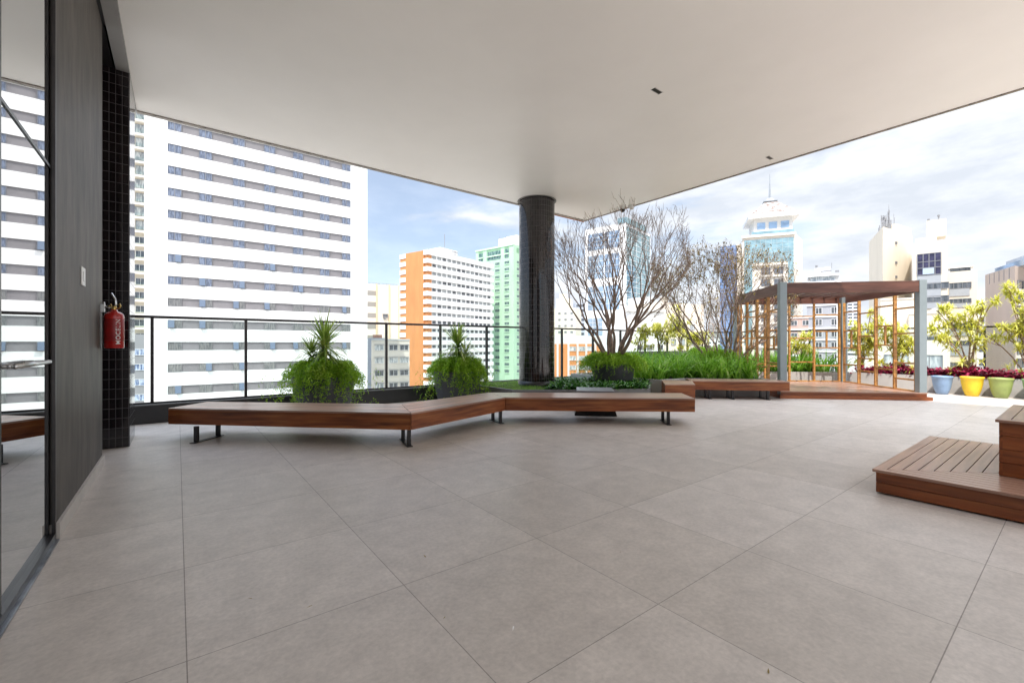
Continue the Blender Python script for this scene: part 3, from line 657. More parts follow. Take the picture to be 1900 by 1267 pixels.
# ------------------------------------------------------------------ yellow shrubs
def yshrub(c, z, H, seed, label, n=7, spread=.55, cl=1.0, group='yellow variegated shrubs along the railings'):
    random.seed(seed); root = thing('variegated_shrub', label, 'shrub', (*c,z), 0, group); st = MB(); lf = MB()
    for i in range(n):
        az = rnd(0,6.28); sp = spread*rnd(.3,1.1)*H*.45; top = Vector((c[0]+math.cos(az)*sp*.6, c[1]+math.sin(az)*sp, z+H*rnd(.5,1.0)))
        p = Vector((c[0]+rnd(-.05,.05), c[1]+rnd(-.05,.05), z)); mid = p.lerp(top, .5)+Vector((-math.cos(az)*sp*.25, -math.sin(az)*sp*.25, .12))
        B = lambda t: ((1-t)**2*p+2*(1-t)*t*mid+t*t*top)
        st.tube([B(t) for t in (0,.2,.4,.6,.8,1)], [.017,.015,.013,.012,.010,.008], 6)
        for t in (.5,.62,.74,.86,1.0):
            if t < .8 and rnd(0,1) < .4: continue
            q = B(t)+Vector((rnd(-.16,.16),rnd(-.2,.2),rnd(-.03,.08)))*(1 if t < 1 else .3)
            st.tube([B(t-.12), q], [.009,.006], 5)
            for kk in range(4):
                rosette(lf, q+Vector((rnd(-.11,.11),rnd(-.14,.14),rnd(-.06,.05))), 16, .19*cl, .034*cl, droop=1.0, lo=-.7)
    for k in range(9):
        q = Vector((c[0]+rnd(-.3,.2), c[1]+rnd(-.4,.4), z+rnd(.05,.4))); rosette(lf, q, 16, .22*cl, .036, droop=1.2, lo=-.2)
    st.build('stems', M['palebark'], root, smooth=True); lf.build('leaves', M['yleaf'], root)
yshrub((16.1,1.85), .42, 1.95, 1, 'tall yellow leaved shrub behind the blue and yellow pots', 9, .75)
yshrub((16.05,.85), .42, 2.3, 2, 'tallest yellow leaved shrub behind the olive pot at the right edge', 12, .8)
yshrub((16.1,-.3), .42, 2.2, 12, 'yellow leaved shrub at the extreme right edge of the photo', 8, .8)
yshrub((16.05,3.25), .42, 1.55, 3, 'yellow leaved shrub seen through the right lattice of the pergola beside its corner post', 7, .6)
yshrub((16.05,4.05), .42, 1.75, 4, 'yellow leaved shrub seen through the middle of the right lattice', 7, .5)
yshrub((15.9,5.6), .42, 1.3, 5, 'small yellow leaved shrub seen through the back of the pergola', 4, .5)
yshrub((11.8,8.75), 1.0, 1.1, 6, 'thin yellow leaved shrub in the tall box behind the large bare tree', 3, .5, .8)
yshrub((12.9,8.75), 1.0, 1.0, 7, 'low yellow leaved shrub in the tall box between the two trees', 5, .9, .85)
yshrub((14.2,8.75), 1.0, 1.6, 8, 'taller yellow leaved shrub in the tall box left of the brown leaved tree', 6, .75, .9)
yshrub((15.3,8.75), 1.0, .9, 9, 'bushy golden shrub in the tall box behind the stems of the brown leaved tree', 6, .8, .9)
# ------------------------------------------------------------------ coloured pots
def cpot(c, r, z1, colr, label):
    m = mat('pot_glaze', colr, .5, var=.14, scale=5, bump=.05)
    root = thing('colored_pot', label, 'pot', (*c,0), 0, 'coloured pots along the concrete bed')
    h = z1; pf = [(0,.003),(r*.52,.003),(r*.60,.03),(r*.80,h*.35),(r*.93,h*.68),(r*.985,h*.90),(r*1.03,h*.925),(r*1.03,h),(r*.95,h),(r*.93,h*.9),(0,h*.88)]
    MB().lathe(pf[:-1], 48, c).build('body', m, root, smooth=True)
    MB().lathe([(r*.935,h*.90),(0,h*.91)], 40, c).build('soil', M['soil'], root)
cpot(tuple(W(1748,11.13)), .20, .46, (.22,.33,.50), 'light blue round pot nearest the pergola')
cpot(tuple(W(1803.5,10.72)), .207, .47, (.82,.55,.03), 'bright yellow round pot between the blue and olive ones')
cpot(tuple(W(1857,10.34)), .207, .47, (.28,.34,.10), 'olive green round pot right of the yellow one')
cpot(tuple(W(1922,9.92)), .207, .47, (.22,.36,.16), 'green round pot cut off by the right edge')
# ------------------------------------------------------------------ pergola
pg = thing('pergola', 'wooden pergola with lattice walls and grey posts on a low deck', 'pergola', (12.3,3.2,0), R(-45))
o0 = Vector((11.28,4.38)); S_ = 3.02; ax = Vector((.7071,-.7071)); ay = Vector((.7071,.7071))
PGM = Matrix(((ax.x, ay.x, 0, o0.x), (ax.y, ay.y, 0, o0.y), (0,0,1,0), (0,0,0,1)))
def pbuild(mb, name, m, bevel=.003, rot=0):   # local frame: x along the front, y to the back
    mb.v = [tuple(PGM @ Vector(v)) for v in mb.v]; Mx = PGM @ Matrix.Rotation(rot, 4, 'Z'); return mb.build(name, m, pg, M=Mx, bevel=bevel)
S = S_; DZ = .17
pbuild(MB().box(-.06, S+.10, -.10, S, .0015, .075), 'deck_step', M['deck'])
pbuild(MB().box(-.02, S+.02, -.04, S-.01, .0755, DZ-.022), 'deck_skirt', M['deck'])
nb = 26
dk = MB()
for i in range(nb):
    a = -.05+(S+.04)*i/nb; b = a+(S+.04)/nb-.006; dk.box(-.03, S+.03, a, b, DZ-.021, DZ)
pbuild(dk, 'deck_boards', M['deck_top_sheen'], .0)
PT = 2.66; pw = .15
for (a, b) in ((0,0),(S-pw,0),(0,S-pw),(S-pw,S-pw)):
    pbuild(MB().box(a-.03 if a == 0 else a+.03, a+pw-.03 if a == 0 else a+pw+.03, b-.03, b+pw-.03, .0765 if b == 0 else DZ+.001, PT+.06), 'corner_post', M['postgrey'], .004)
FZ0, FZ1 = 2.45, 2.70
pbuild(MB().box(.121, S-.121, -.02, .03, FZ0, FZ1), 'front_beam', M['fascia'])
pbuild(MB().box(.121, S-.121, S-.06, S-.01, FZ0, FZ1), 'back_beam', M['fascia'])
pbuild(MB().box(-.02, .03, .121, S-.181, FZ0, FZ1), 'side_beam', M['fascia'], rot=R(90))
pbuild(MB().box(S-.03, S+.02, .121, S-.181, FZ0, FZ1), 'side_beam', M['fascia'], rot=R(90))
for i in range(9):
    a = .20+(S-.44)*i/8; pbuild(MB().box(a, a+.045, .035, S-.065, FZ0+.15, FZ0+.21), 'rafter', M['fascia'], .002, R(90))
def lattice(side):
    # columns of posts and offset rungs; side in 'back','left','right'
    def B(s0, s1, d0, d1, z0, z1):
        if side == 'back': return MB().box(s0, s1, S-.14+d0, S-.14+d1, z0, z1)
        if side == 'left': return MB().box(.045+d0, .045+d1, s0, s1, z0, z1)
        return MB().box(S-.045-d1, S-.045-d0, s0, s1, z0, z1)
    r_ = 0 if side == 'back' else R(90)
    n = 4; a0, a1 = .15, S-.17; ws = [(a0+(a1-a0)*i/n) for i in range(n+1)]
    zs = [[.78, 1.12, 1.42, 2.08], [.66, 1.42, 2.0], [.82, 1.12, 1.62, 2.14], [.74, 1.30, 1.9]]
    if side == 'right': zs = [[.42,.80,1.50,2.10],[.62,1.22,1.70,2.2],[.52,.86,1.46,2.08],[.66,1.14,1.62,2.16]]
    if side == 'back': zs = [[.66,1.42,2.05],[.60,1.20,1.66,2.2],[.72,1.42,2.06],[.62,1.14,1.62,2.1]]
    for s in ws: pbuild(B(s-.02, s+.025, -.02, .05, DZ+.001, FZ0-.001), 'lattice_post', M['lattice'], .002, r_)
    for i in range(n):
        for z in zs[i]: pbuild(B(ws[i]+.026, ws[i+1]-.021, -.012, .035, z, z+.036), 'rung', M['lattice'], .0015, r_)
        if (side in ('right','back') and i in (1,3)) or (side == 'left' and i in (0,2)):
            zz = zs[i]; c = (ws[i]+ws[i+1])/2; pbuild(B(c-.02, c+.025, -.008, .03, zz[1]+.037, zz[2]-.001), 'infill', M['lattice'], .0015, r_)
    pbuild(B(.13, S-.17, -.015, .04, DZ+.002, DZ+.03), 'sill_rail', M['lattice'], .0015, r_)
for sd_ in ('back','left','right'): lattice(sd_)
# fallen leaves on the floor
random.seed(3)
def W0(px, py):
    t = (px-950)/815; k = EYE*815/(py-638); return (k*(CA+SA*t), k*(SA-CA*t))
for (px, py, s_) in ((790,1034,.018),(579,1123,.014),(468,1111,.012),(826,1144,.01),(953,1162,.016),(1426,1250,.016),(1150,1025,.008),(1414,708+40,.02)):
    x_, y_ = W0(px, py); mb = MB(); blade(mb, (x_, y_, .003), rnd(0,6.28), .05, s_*2, s_*.5, .1, 3)
    tag(mb.build('fallen_leaf', M['dryleaf'] if py != 1162 else M['white']), 'tiny dry leaf scrap lying on the tiled floor', 'leaf', 'leaf scraps on the floor tiles')
# ------------------------------------------------------------------ the city
GZ = -28
def perp(pa, pb, Z):
    r1 = W(pa, 1); r2 = W(pb, 1); return (r1*Z, r2*(Z*r1.dot(r1)/r1.dot(r2)))
class Fac:      # facade frame: P left end, Q right end as seen from outside, local x along, -y outward
    def __init__(s, P, Q):
        s.P = Vector(P); s.Q = Vector(Q); s.L = (s.Q-s.P).length; s.d = (s.Q-s.P)/s.L; s.n = Vector((s.d.y, -s.d.x)); s.a = math.atan2(s.d.y, s.d.x)
        s.M = frame(s.P.x, s.P.y, 0, s.a)
    def box(s, mb, s0, s1, z0, z1, t0, t1, m=0):      # t outward
        k = MB().box(s0, s1, -t1, -t0, z0, z1, m); return mb.add([tuple(s.M @ Vector(v)) for v in k.v], k.f, m)
    def pt(s, a, t=0): q = s.P+s.d*a+s.n*t; return (q.x, q.y)
    def sx(s, px):     # facade coordinate seen at column px
        t = (px-950)/815; r = Vector((CA+SA*t, SA-CA*t)); den = r.dot(s.n); k = s.P.dot(s.n)/den; return (r*k-s.P).dot(s.d), k
def plaster(c, v=.05): return mat('render', c, .75, var=v, scale=.22, detail=10, stretch=(1.6,1.6,.35))
def win_mesh(wd, h, glass, frm, nm=2, hbar=False, ft=.06, curtain=None):
    mb = MB().box(0, wd, -.05, .0, 0, h, 0)
    for (a, b, c, d) in ((0,wd,0,ft),(0,wd,h-ft,h),(0,ft,ft,h-ft),(wd-ft,wd,ft,h-ft)): mb.box(a, b, -.12, -.051, c, d, 1)
    for k in range(1, nm): mb.box(wd*k/nm-ft/2, wd*k/nm+ft/2, -.11, -.0515, ft, h-ft, 1)
    if hbar: mb.box(ft, wd-ft, -.105, -.052, h*.38, h*.38+ft, 1)
    return mb.mesh('window', [glass, frm])
def put(me, F, s, z, root, name='window', t=0.):
    o = bpy.data.objects.new(name, me); col.objects.link(o); q = F.P+F.d*s+F.n*t
    o.parent = root; o.matrix_parent_inverse = PM(root).inverted(); o.matrix_basis = frame(q.x, q.y, z, F.a); return o
def tower(label, F, depth, z1, m, z0=GZ, cat='building', name='apartment_tower', group=None):
    root = thing(name, label, cat, (*F.pt(F.L/2, -depth/2), GZ), 0, group)
    MB().prism([F.pt(0), F.pt(F.L), F.pt(F.L, -depth), F.pt(0, -depth)], z0, z1).build('wall', m, root, M=F.M)
    return root
def strip1(root, F, s0, s1, z0, z1): mb = MB(); F.box(mb, s0, s1, z0, z1, .001, .08); return mb.build('window_strip', GD, root, M=F.M)
def roofbox(root, F, s0, s1, d0, d1, z0, z1, m, name='roof_house'):
    mb = MB(); F.box(mb, s0, s1, z0, z1, -d1, -d0); return mb.build(name, m, root, M=F.M)
FRM = mat('window_frame', (.22,.22,.23), .5); FRW = mat('white_window_frame', (.72,.72,.72), .5)
GB = glass_mat('blue_window_glass', (.06,.10,.20), (.40,.47,.60)); GD = glass_mat('dark_window_glass', (.035,.04,.05), (.12,.13,.15)); GP = glass_mat('pale_window_glass', (.22,.25,.27), (.55,.57,.56))
GG = glass_mat('green_window_glass', (.03,.09,.08), (.20,.30,.27)); GC = mat('curtain_wall', (.36,.48,.62), .08, .45, var=.25, scale=.22, stretch=(1,1,2.4))
GC2 = mat('curtain_wall_teal', (.30,.44,.47), .08, .45, var=.35, scale=.3, stretch=(1,1,2.4))
GREYP = mat('grey_panel', (.215,.205,.215), .7, var=.10, scale=.5)
WHT = plaster((.80,.80,.79), .02)
# --- white striped hotel
F = Fac((-3.5,76),(26.2,76)); H0 = tower('huge white tower with long grey window bands filling the left of the view', F, 16, 38, WHT, name='striped_tower')
s0 = F.sx(311)[0]; s1 = F.sx(650)[0]; mb = MB()
F.box(mb, 0, s0, GZ, 38, .001, .18); F.box(mb, s1, F.L, GZ, 38, .001, .18)
zt = 31.55; rows = 15
for k in range(rows): F.box(mb, s0, s1, zt-(k+1)*3.0, zt-1.17-k*3.0, .001, .18)
F.box(mb, s0, s1, zt, 38, .001, .18); F.box(mb, s0, s1, GZ, zt-rows*3.0, .001, .18)
mb.build('spandrels', WHT, H0, M=F.M)
strip = MB(); F.box(strip, F.L-.9, F.L-.3, GZ, 37, .181, .26); strip.build('corner_rib', plaster((.74,.75,.77)), H0, M=F.M)
cols_ = [(311,337),(369,393.5),(432,454),(489.5,510.5),(543,562),(593,611),(634,650)]
ww = [(F.sx(a)[0], F.sx(b)[0]) for a, b in cols_]
def curtain_win(wd, h, open_=0):
    mb = MB().box(0, wd, -.05, 0, 0, h, 0)
    for (a, b, c, d) in ((0,wd,0,.05),(0,wd,h-.05,h),(0,.05,.05,h-.05),(wd-.05,wd,.05,h-.05),(wd/2-.04,wd/2+.04,.05,h-.05)): mb.box(a, b, -.10, -.051, c, d, 1)
    if open_:   # top hung sash pushed out
        x0_ = wd/2+.05 if open_ == 1 else .06; x1_ = x0_+wd/2-.11
        k = MB().box(x0_, x1_, -.03, 0, -h+.08, 0, 2); Rm = Matrix.Translation((0,-.12,h-.03)) @ Matrix.Rotation(R(-11), 4, 'X')
        mb.add([tuple(Rm @ Vector(v)) for v in k.v], k.f, 2)
    return mb
GCUR = glass_mat('curtained_glass', (.09,.11,.16), (.20,.24,.33), scale=.5)
GCUG = glass_mat('curtained_grey_glass', (.12,.125,.13), (.22,.22,.215), scale=.5)
SASH = mat('sash_glass', (.13,.17,.24), .25)
wm = {}
for key, gm in (('a', GCUR), ('b', GCUG)):
    for op in (0,1,2): wm[key, op] = curtain_win(2.0, 1.12, op).mesh('window', [gm, FRM, SASH])
bandm = None; random.seed(4)
for k in range(14):
    z = zt-1.15-k*3.0
    b = MB(); F.box(b, s0+.001, s1-.001, z+.005, z+1.145, .001, .06)
    j = s0+1.9
    while j < s1: F.box(b, j, j+.03, z+.01, z+1.14, .061, .07); j += 1.9
    o = b.build('window_band', GREYP, H0, M=F.M)
    for i, (a, c) in enumerate(ww):
        op = 0
        if k >= 6 and rnd(0,1) < .34: op = random.choice((1,2))
        wdt = c-a; o = put(wm['a' if k < 8 else 'b', op], F, a, z+.012, H0, t=.075); o.scale = (wdt/2.0, 1, 1)
# --- building with balconies left of it
F = Fac(W(205,92), W(300,96)); H1 = tower('beige apartment tower with glazed balconies squeezed between the pillar and the striped white tower', F, 14, 58, plaster((.62,.56,.46)), name='balcony_tower')
ss = F.sx(246)[0]; se = F.sx(272)[0]
wmb = win_mesh(2.3, 1.9, GP, FRM, 2); wmd = win_mesh(1.7, 1.4, GD, FRW, 2)
for k in range(18):
    z = 51.8-k*2.95; 
    mb = MB(); F.box(mb, ss-6, se, z-.25, z+.15, .001, 1.1); mb.build('balcony', plaster((.76,.72,.65)), H1, M=F.M)
    mb = MB(); F.box(mb, ss-6, se, z+.16, z+1.0, 1.03, 1.07); mb.build('balcony_glass', M['glass'], H1, M=F.M)
    put(wmb if k < 10 else wmd, F, ss+.3+(k%2)*.2, z+.5, H1)
F = Fac(W(225,88), W(268,88.5)); H1b = tower('dark grey office block with paired windows below the beige balcony tower', F, 2.5, 3.2, plaster((.24,.24,.25)), name='grey_block')
wmc = win_mesh(2.0, 1.3, GB, FRW, 2)
for k in range(6): put(wmc, F, F.sx(249)[0], .2-k*3.05-1.2, H1b)
# --- cream block
F = Fac(W(676,116), W(741,121)); H2 = tower('cream apartment block with vertical ribs and blank wall right of the striped tower', F, 12, hz(528,118), plaster((.80,.73,.62)), name='cream_block')
mb = MB()
for px in (698.5, 722, 740): s = F.sx(px)[0]; F.box(mb, s-.15, s+.15, GZ, hz(527,118), .001, .35)
mb.build('rib', mat('ochre_rib', (.68,.52,.33), .7), H2, M=F.M)
wq = win_mesh(2.0, 1.15, GD, FRM, 2); gq = mat('grey_shutter', (.30,.28,.25), .7)
for k in range(5):
    z = hz(540+20.5*k+8,118); mb = MB(); a = F.sx(681.5)[0]; F.box(mb, a, F.sx(697.6)[0], z-.1, z+1.15, .001, .05); mb.build('shutter', gq, H2, M=F.M)
mb = MB(); F.box(mb, .5, F.L-.3, hz(528,118)+.35, hz(528,118)+.42, -.3, -.2)
for i in range(10): F.box(mb, .5+i*.9, .55+i*.9, hz(528,118), hz(528,118)+.42, -.3, -.25)
F.box(mb, 3.2, 4.3, hz(528,118), hz(528,118)+.3, -2.0, -1.0); F.box(mb, 5.2, 7.5, hz(528,118), hz(528,118)+.25, -2.0, -1.0)
mb.build('roof_rail', FRM, H2, M=F.M)
mb = MB(); a = F.sx(710)[0]; F.box(mb, a, a+1.3, hz(589,118), hz(583,118), .001, .35); F.box(mb, a-.1, a+1.4, hz(582.9,118), hz(582,118), .001, .6); F.box(mb, a+.25, a+.7, hz(592.5,118), hz(590,118), .001, .5); mb.build('air_conditioner', FRM, H2, M=F.M)
# --- grey-beige low block
F = Fac(W(689,101), W(760,105)); H3 = tower('low beige grey block with rows of small windows in front of the cream one', F, 11, hz(629,103), plaster((.58,.54,.48)), name='low_block')
F3s = Fac(W(682,105), W(689,101)); MB().prism([F3s.pt(0), F3s.pt(F3s.L), F3s.pt(F3s.L,-3), F3s.pt(0,-3)], GZ, hz(627,103)).build('side_wing', plaster((.27,.29,.33)), H3, M=F3s.M)
wl = win_mesh(2.0, 1.3, GP, FRW, 2); wl2 = win_mesh(2.0, 1.3, GD, FRW, 2); random.seed(6)
for k in range(8):
    z = hz(641+23.5*k+9, 103)
    for px in (695.5, 722, 742): 
        s = F.sx(px)[0]; put(random.choice((wl, wl2)), F, s, z, H3)
        mb = MB(); F.box(mb, s-.1, s+2.1, z+1.32, z+1.42, .001, .35); mb.build('lintel', FRM, H3, M=F.M)
roofbox(H3, F, .8, 2.6, 1, 3, hz(629,103), hz(621,103), mat('brick_red', (.36,.2,.14), .8, var=.3, scale=1), 'chimney')
cop = MB(); F.box(cop, 0, F.L, hz(629,103)-.35, hz(629,103)+.02, .001, .12); cop.build('coping', plaster((.42,.43,.43)), H3, M=F.M)
# --- orange and white tower
ORG = plaster((.55,.235,.085), .12)
F = Fac(W(793.5,160), W(913.5,190)); T = tower('white banded tower with a flat orange end wall', F, 14, hz(470,163), WHT, name='orange_tower')
zt2 = hz(463.5,160); fl_ = 2.98; nrow = 20; mb = MB(); og = MB()
Fs = Fac(F.pt(0,-14), F.pt(0))
for k in range(nrow):
    zz = zt2-k*fl_; F.box(mb, -.62, F.L, zz-1.75, zz-(.0 if k == 0 else .15), .001, .7)
    Fs.box(mb, Fs.L-1.6, Fs.L, zz-1.75, zz-(.0 if k == 0 else .15), .001, .62)
    F.box(og, .0, 1.9, zz-fl_-.15+.01, zz-1.76, .001, .10)
    Fs.box(mb, -.8, 2.6, zz-1.9, zz-.25, .001, .75); Fs.box(og, -.7, 2.6, zz-fl_-.25+.01, zz-1.91, .001, .5)
mb.build('white_bands', WHT, T, M=F.M); Fs.box(og, 2.61, Fs.L-1.61, GZ, zt2-.1, .001, .55); Fs.box(og, Fs.L-1.6, Fs.L, GZ, zt2-1.8, .001, .10)
og.build('orange_wall', ORG, T, M=Fs.M)
wo = [win_mesh(1.7, 1.05, g_, FRM, n_, ft=.1) for g_, n_ in ((GD,2),(GP,3),(GP,2))]
random.seed(8); q = 0; rest = MB()
for k in range(nrow-4):
    for i in range(13):
        s = 2.3+i*(F.L-3)/13+rnd(-.1,.1); z = zt2-k*fl_-1.75-1.18; q += 1
        if q <= 100: put(random.choice(wo), F, s, z, T, t=.02)
        else: F.box(rest, s, s+1.7, z, z+1.05, .001, .05)
ro = rest.build('far_windows', GD, T, M=F.M); ro['kind'] = 'stuff'
zr = hz(470,163); roofbox(T, F, F.sx(824)[0], F.sx(856)[0], 2, 8, zr, hz(461,170), WHT)
mb = MB()
for a in range(4): 
    for b in range(2): F.box(mb, F.sx(846)[0]+a*.8, F.sx(846)[0]+a*.8+.45, hz(472,170)+b*1.3, hz(472,170)+b*1.3+.8, -2, -1.9)
mb.build('vent', FRM, T, M=F.M); mb = MB(); mb.tube([(*F.pt(F.sx(842)[0],-5), zr), (*F.pt(F.sx(842)[0],-5), hz(430,170))], .12, 5).build('antenna', FRM, T)
# --- green tower
GRN = plaster((.40,.58,.42), .08); GRNl = plaster((.52,.75,.54), .03)
F = Fac(W(883,207), W(953,192)); T = tower('pale green apartment tower with a cream roof house left of the black column', F, 22, hz(453,192), GRN, name='green_tower')
Fr = Fac(F.pt(F.L), F.pt(F.L,-22)); wg = win_mesh(2.6, 1.25, GG, FRM, 3, ft=.1); wgs = win_mesh(2.9, 1.2, GG, FRM, 3, ft=.1)
ztg = hz(484,194); 
for k in range(17):
    z = ztg-k*3.0
    for px in (919, 936.5): put(wg, F, F.sx(px)[0], z-1.3, T, t=.01); 
    put(wgs, Fr, 2.2, z-1.3, T, t=.01)
    mb = MB()
    for px in (919, 936.5): s = F.sx(px)[0]; F.box(mb, s-.1, s+2.7, z-1.55, z-1.32, .001, .25)
    Fr.box(mb, 2.1, 5.2, z-1.55, z-1.32, .001, .25); mb.build('sill', GRNl, T, M=F.M)
mb = MB()    # top floor openings: flat darker green panels, their shade put into the colour
for a, b in ((888,896),(903,929),(936,944)): F.box(mb, F.sx(a)[0], F.sx(b)[0], hz(481,198), hz(461,198), .01, .05)
Fr.box(mb, 2.0, 6.5, hz(470,195), hz(461,195), .01, .05); mb.build('recess_shade', mat('green_shade', (.20,.36,.22), .8), T, M=F.M)
mb = MB()
for a, b in ((889,896),(905,929),(937,944)):
    F.box(mb, F.sx(a)[0], F.sx(b)[0], hz(472,198), hz(465,198), .051, .10, 0); F.box(mb, F.sx(a)[0], F.sx(b)[0], hz(481,198), hz(475,198), .051, .10, 0); F.box(mb, F.sx(a)[0]-.2, F.sx(b)[0]+.2, hz(475,198), hz(473,198), .051, .5, 1)
mb.build('top_windows', [GG, GRNl], T, M=F.M)
mb = MB(); F.box(mb, -.2, F.L+.1, hz(460,198), hz(460,198)+.6, .001, .3); mb.build('cornice', GRNl, T, M=F.M)
zz = hz(453,192); roofbox(T, F, F.sx(914)[0], F.L-1.5, 4, 14, zz, hz(441,200), plaster((.74,.70,.55))); roofbox(T, F, F.sx(921)[0], F.L-4, 7, 11, hz(441,200)+.01, hz(436,200), plaster((.74,.70,.55)), 'water_tank')
mb = MB(); mb.tube([(*F.pt(8,-8), zz), (*F.pt(8,-8), hz(430,200))], .1, 4).tube([(*F.pt(12,-8), zz), (*F.pt(12,-8), hz(431,200))], .1, 4).build('antenna', FRM, T)
# --- beige tower right of the column
F = Fac(W(1028,228), W(1068,224)); T = tower('distant ivory tower just right of the black column', F, 14, hz(572,226), plaster((.76,.70,.58)), name='ivory_tower')
roofbox(T, F, 1, F.L-3.5, 1, 8, hz(572,226), hz(553,226), plaster((.76,.70,.58))); roofbox(T, F, 2.5, F.L-5.5, 2, 6, hz(553,226)+.01, hz(544,226), plaster((.70,.66,.56)))
wi = win_mesh(1.4, 1.4, GD, FRW, 2, ft=.12)
for k in range(7):
    for j in range(3): put(wi, F, 2.2+j*3.2, hz(579,226)-k*3.2-1.4, T)
F = Fac(W(1068,300), W(1085,300)); T = tower('far grey glass tower in the gap beside the ivory one', F, 12, hz(561,300), plaster((.42,.45,.50)), name='far_tower')
for k in range(12): strip1(T, F, .5, F.L-.5, hz(565,300)-k*3.2-1.6, hz(565,300)-k*3.2)
# --- glass tower behind the big bare tree
F = Fac(W(1086,150), W(1161,141)); Fr = None
T = thing('glass_tower', 'white framed office tower with blue glass behind the large bare tree', 'building', (*F.P, GZ))
Fr = Fac(F.pt(F.L), W(1207,156))
z1_ = hz(421,146); MB().prism([F.pt(0), F.pt(F.L), tuple(Fr.Q), F.pt(0,-22)], GZ, z1_).build('wall', WHT, T, M=F.M)
zb = hz(700,146)
gp_ = [(424+8,462),(473,516),(531,575),(590,622),(630,668)]
for (ya, yb) in gp_:
    for (a, b) in ((1091,1121),(1123,1150)):
        mb = MB(); F.box(mb, F.sx(a)[0], F.sx(b)[0], hz(yb,146), hz(ya,146), .001, .08); mb.build('glazing', GC, T, M=F.M)
    mb = MB()
    for i in range(1, 4): zq = hz(ya+(yb-ya)*i/4, 146); F.box(mb, F.sx(1091)[0], F.sx(1150)[0], zq-.06, zq+.06, .09, .16)
    for i in range(0, 7): sq_ = F.sx(1091)[0]+(F.sx(1150)[0]-F.sx(1091)[0])*i/6; F.box(mb, sq_-.05, sq_+.05, hz(yb,146), hz(ya,146), .09, .15)
    mb.build('mullions', FRW, T, M=F.M)
mb = MB(); Fr.box(mb, .6, Fr.L-.8, hz(660,150), hz(432,150), .001, .08); mb.build('glazing', GC2, T, M=Fr.M)
mb = MB()
for i in range(24): zq = hz(432,150)-1.75*i; Fr.box(mb, .6, Fr.L-.8, zq-.07, zq+.07, .09, .17)
for i in range(1,5): Fr.box(mb, Fr.L*i/5-.05, Fr.L*i/5+.05, hz(660,150), hz(432,150), .09, .15)
mb.build('mullions', FRW, T, M=Fr.M)
MB().prism([F.pt(F.L-2.6,.3), Fr.pt(0,.3), Fr.pt(Fr.L*.8,.3), Fr.pt(Fr.L*.8,-3), F.pt(F.L-2.6,-4)], z1_+.01, hz(411,146)).build('crown', GC2, T, M=F.M)
# --- low orange block
F = Fac(W(1026,118), W(1118,121)); T = tower('low orange and grey block beyond the railing right of the column', F, 14, hz(623,119), plaster((.60,.60,.58)), name='orange_block')
mb = MB(); F.box(mb, 0, F.L, GZ, hz(638,119), .001, .10); mb.build('orange_wall', ORG, T, M=F.M)
mb = MB()
for px in (1034, 1054, 1071, 1087, 1104): s = F.sx(px)[0]; F.box(mb, s-.25, s+.25, GZ, hz(638,119), .101, .4)
mb.build('pilasters', plaster((.60,.57,.52)), T, M=F.M)
wz = win_mesh(1.85, 1.2, GP, FRW, 2)
for k in range(4):
    for px in (1057, 1074, 1090): put(wz, F, F.sx(px)[0]-.15, hz(640+17.5*k+11,119), T, t=.11)
# --- white low buildings behind the yellow shrubs
F = Fac(W(1168,78), W(1232,80)); T = tower('plain white low building with two small windows behind the yellow shrubs', F, 10, hz(578,79), plaster((.80,.79,.76)), name='white_house')
for px, py in ((1182,607),(1217,602),(1182,640),(1200,640),(1220,640)): put(win_mesh(1.1, .9, GD, FRM, 2), F, F.sx(px)[0], hz(py+9,79), T)
mb = MB(); F.box(mb, -.3, F.L+.3, hz(578,79), hz(574,79), -1, .3); mb.build('coping', plaster((.62,.62,.60)), T, M=F.M)
F = Fac(W(1226,86), W(1306,92)); T = tower('cream low building with a chimney shaft behind the brown leaved tree', F, 10, hz(562,88), plaster((.78,.69,.58)), name='cream_house')
mb = MB(); F.box(mb, -.2, 1.6, GZ, hz(553,88), .001, .4); mb.build('chimney', plaster((.70,.62,.52)), T, M=F.M)
for px in (1245,1262,1280): 
    for py in (600,628): put(win_mesh(1.3, 1.2, GP, FRM, 2), F, F.sx(px)[0], hz(py+12,88), T)
F = Fac(W(1196,135), W(1226,138)); T = tower('stepped white building with a terrace roof right of the glass tower', F, 10, hz(575,136), plaster((.76,.76,.76)), name='stepped_building')
roofbox(T, F, 0, F.L*.5, 0, 8, hz(575,136), hz(551,136), plaster((.76,.76,.76)), 'upper_block')
for k in range(5): strip1(T, F, .5, F.L-.5, hz(580,136)-k*3-1.5, hz(580,136)-k*3)
# --- blue glass slab
F = Fac(*perp(1336, 1370, 150)); T = tower('narrow blue glass tower left of the tower with the pointed roof', F, 15, hz(458,150), mat('blue_glass_wall', (.20,.30,.52), .12, .3, var=.4, scale=.3), name='blue_tower')
mb = MB()
for k in range(22): F.box(mb, 0, F.L, hz(461,150)-k*3-.3, hz(461,150)-k*3, .001, .12)
for i in range(1,5): F.box(mb, F.L*i/5-.06, F.L*i/5+.06, GZ, hz(459,150), .001, .1)
mb.build('mullions', mat('mullion_blue', (.30,.36,.48), .5), T, M=F.M)
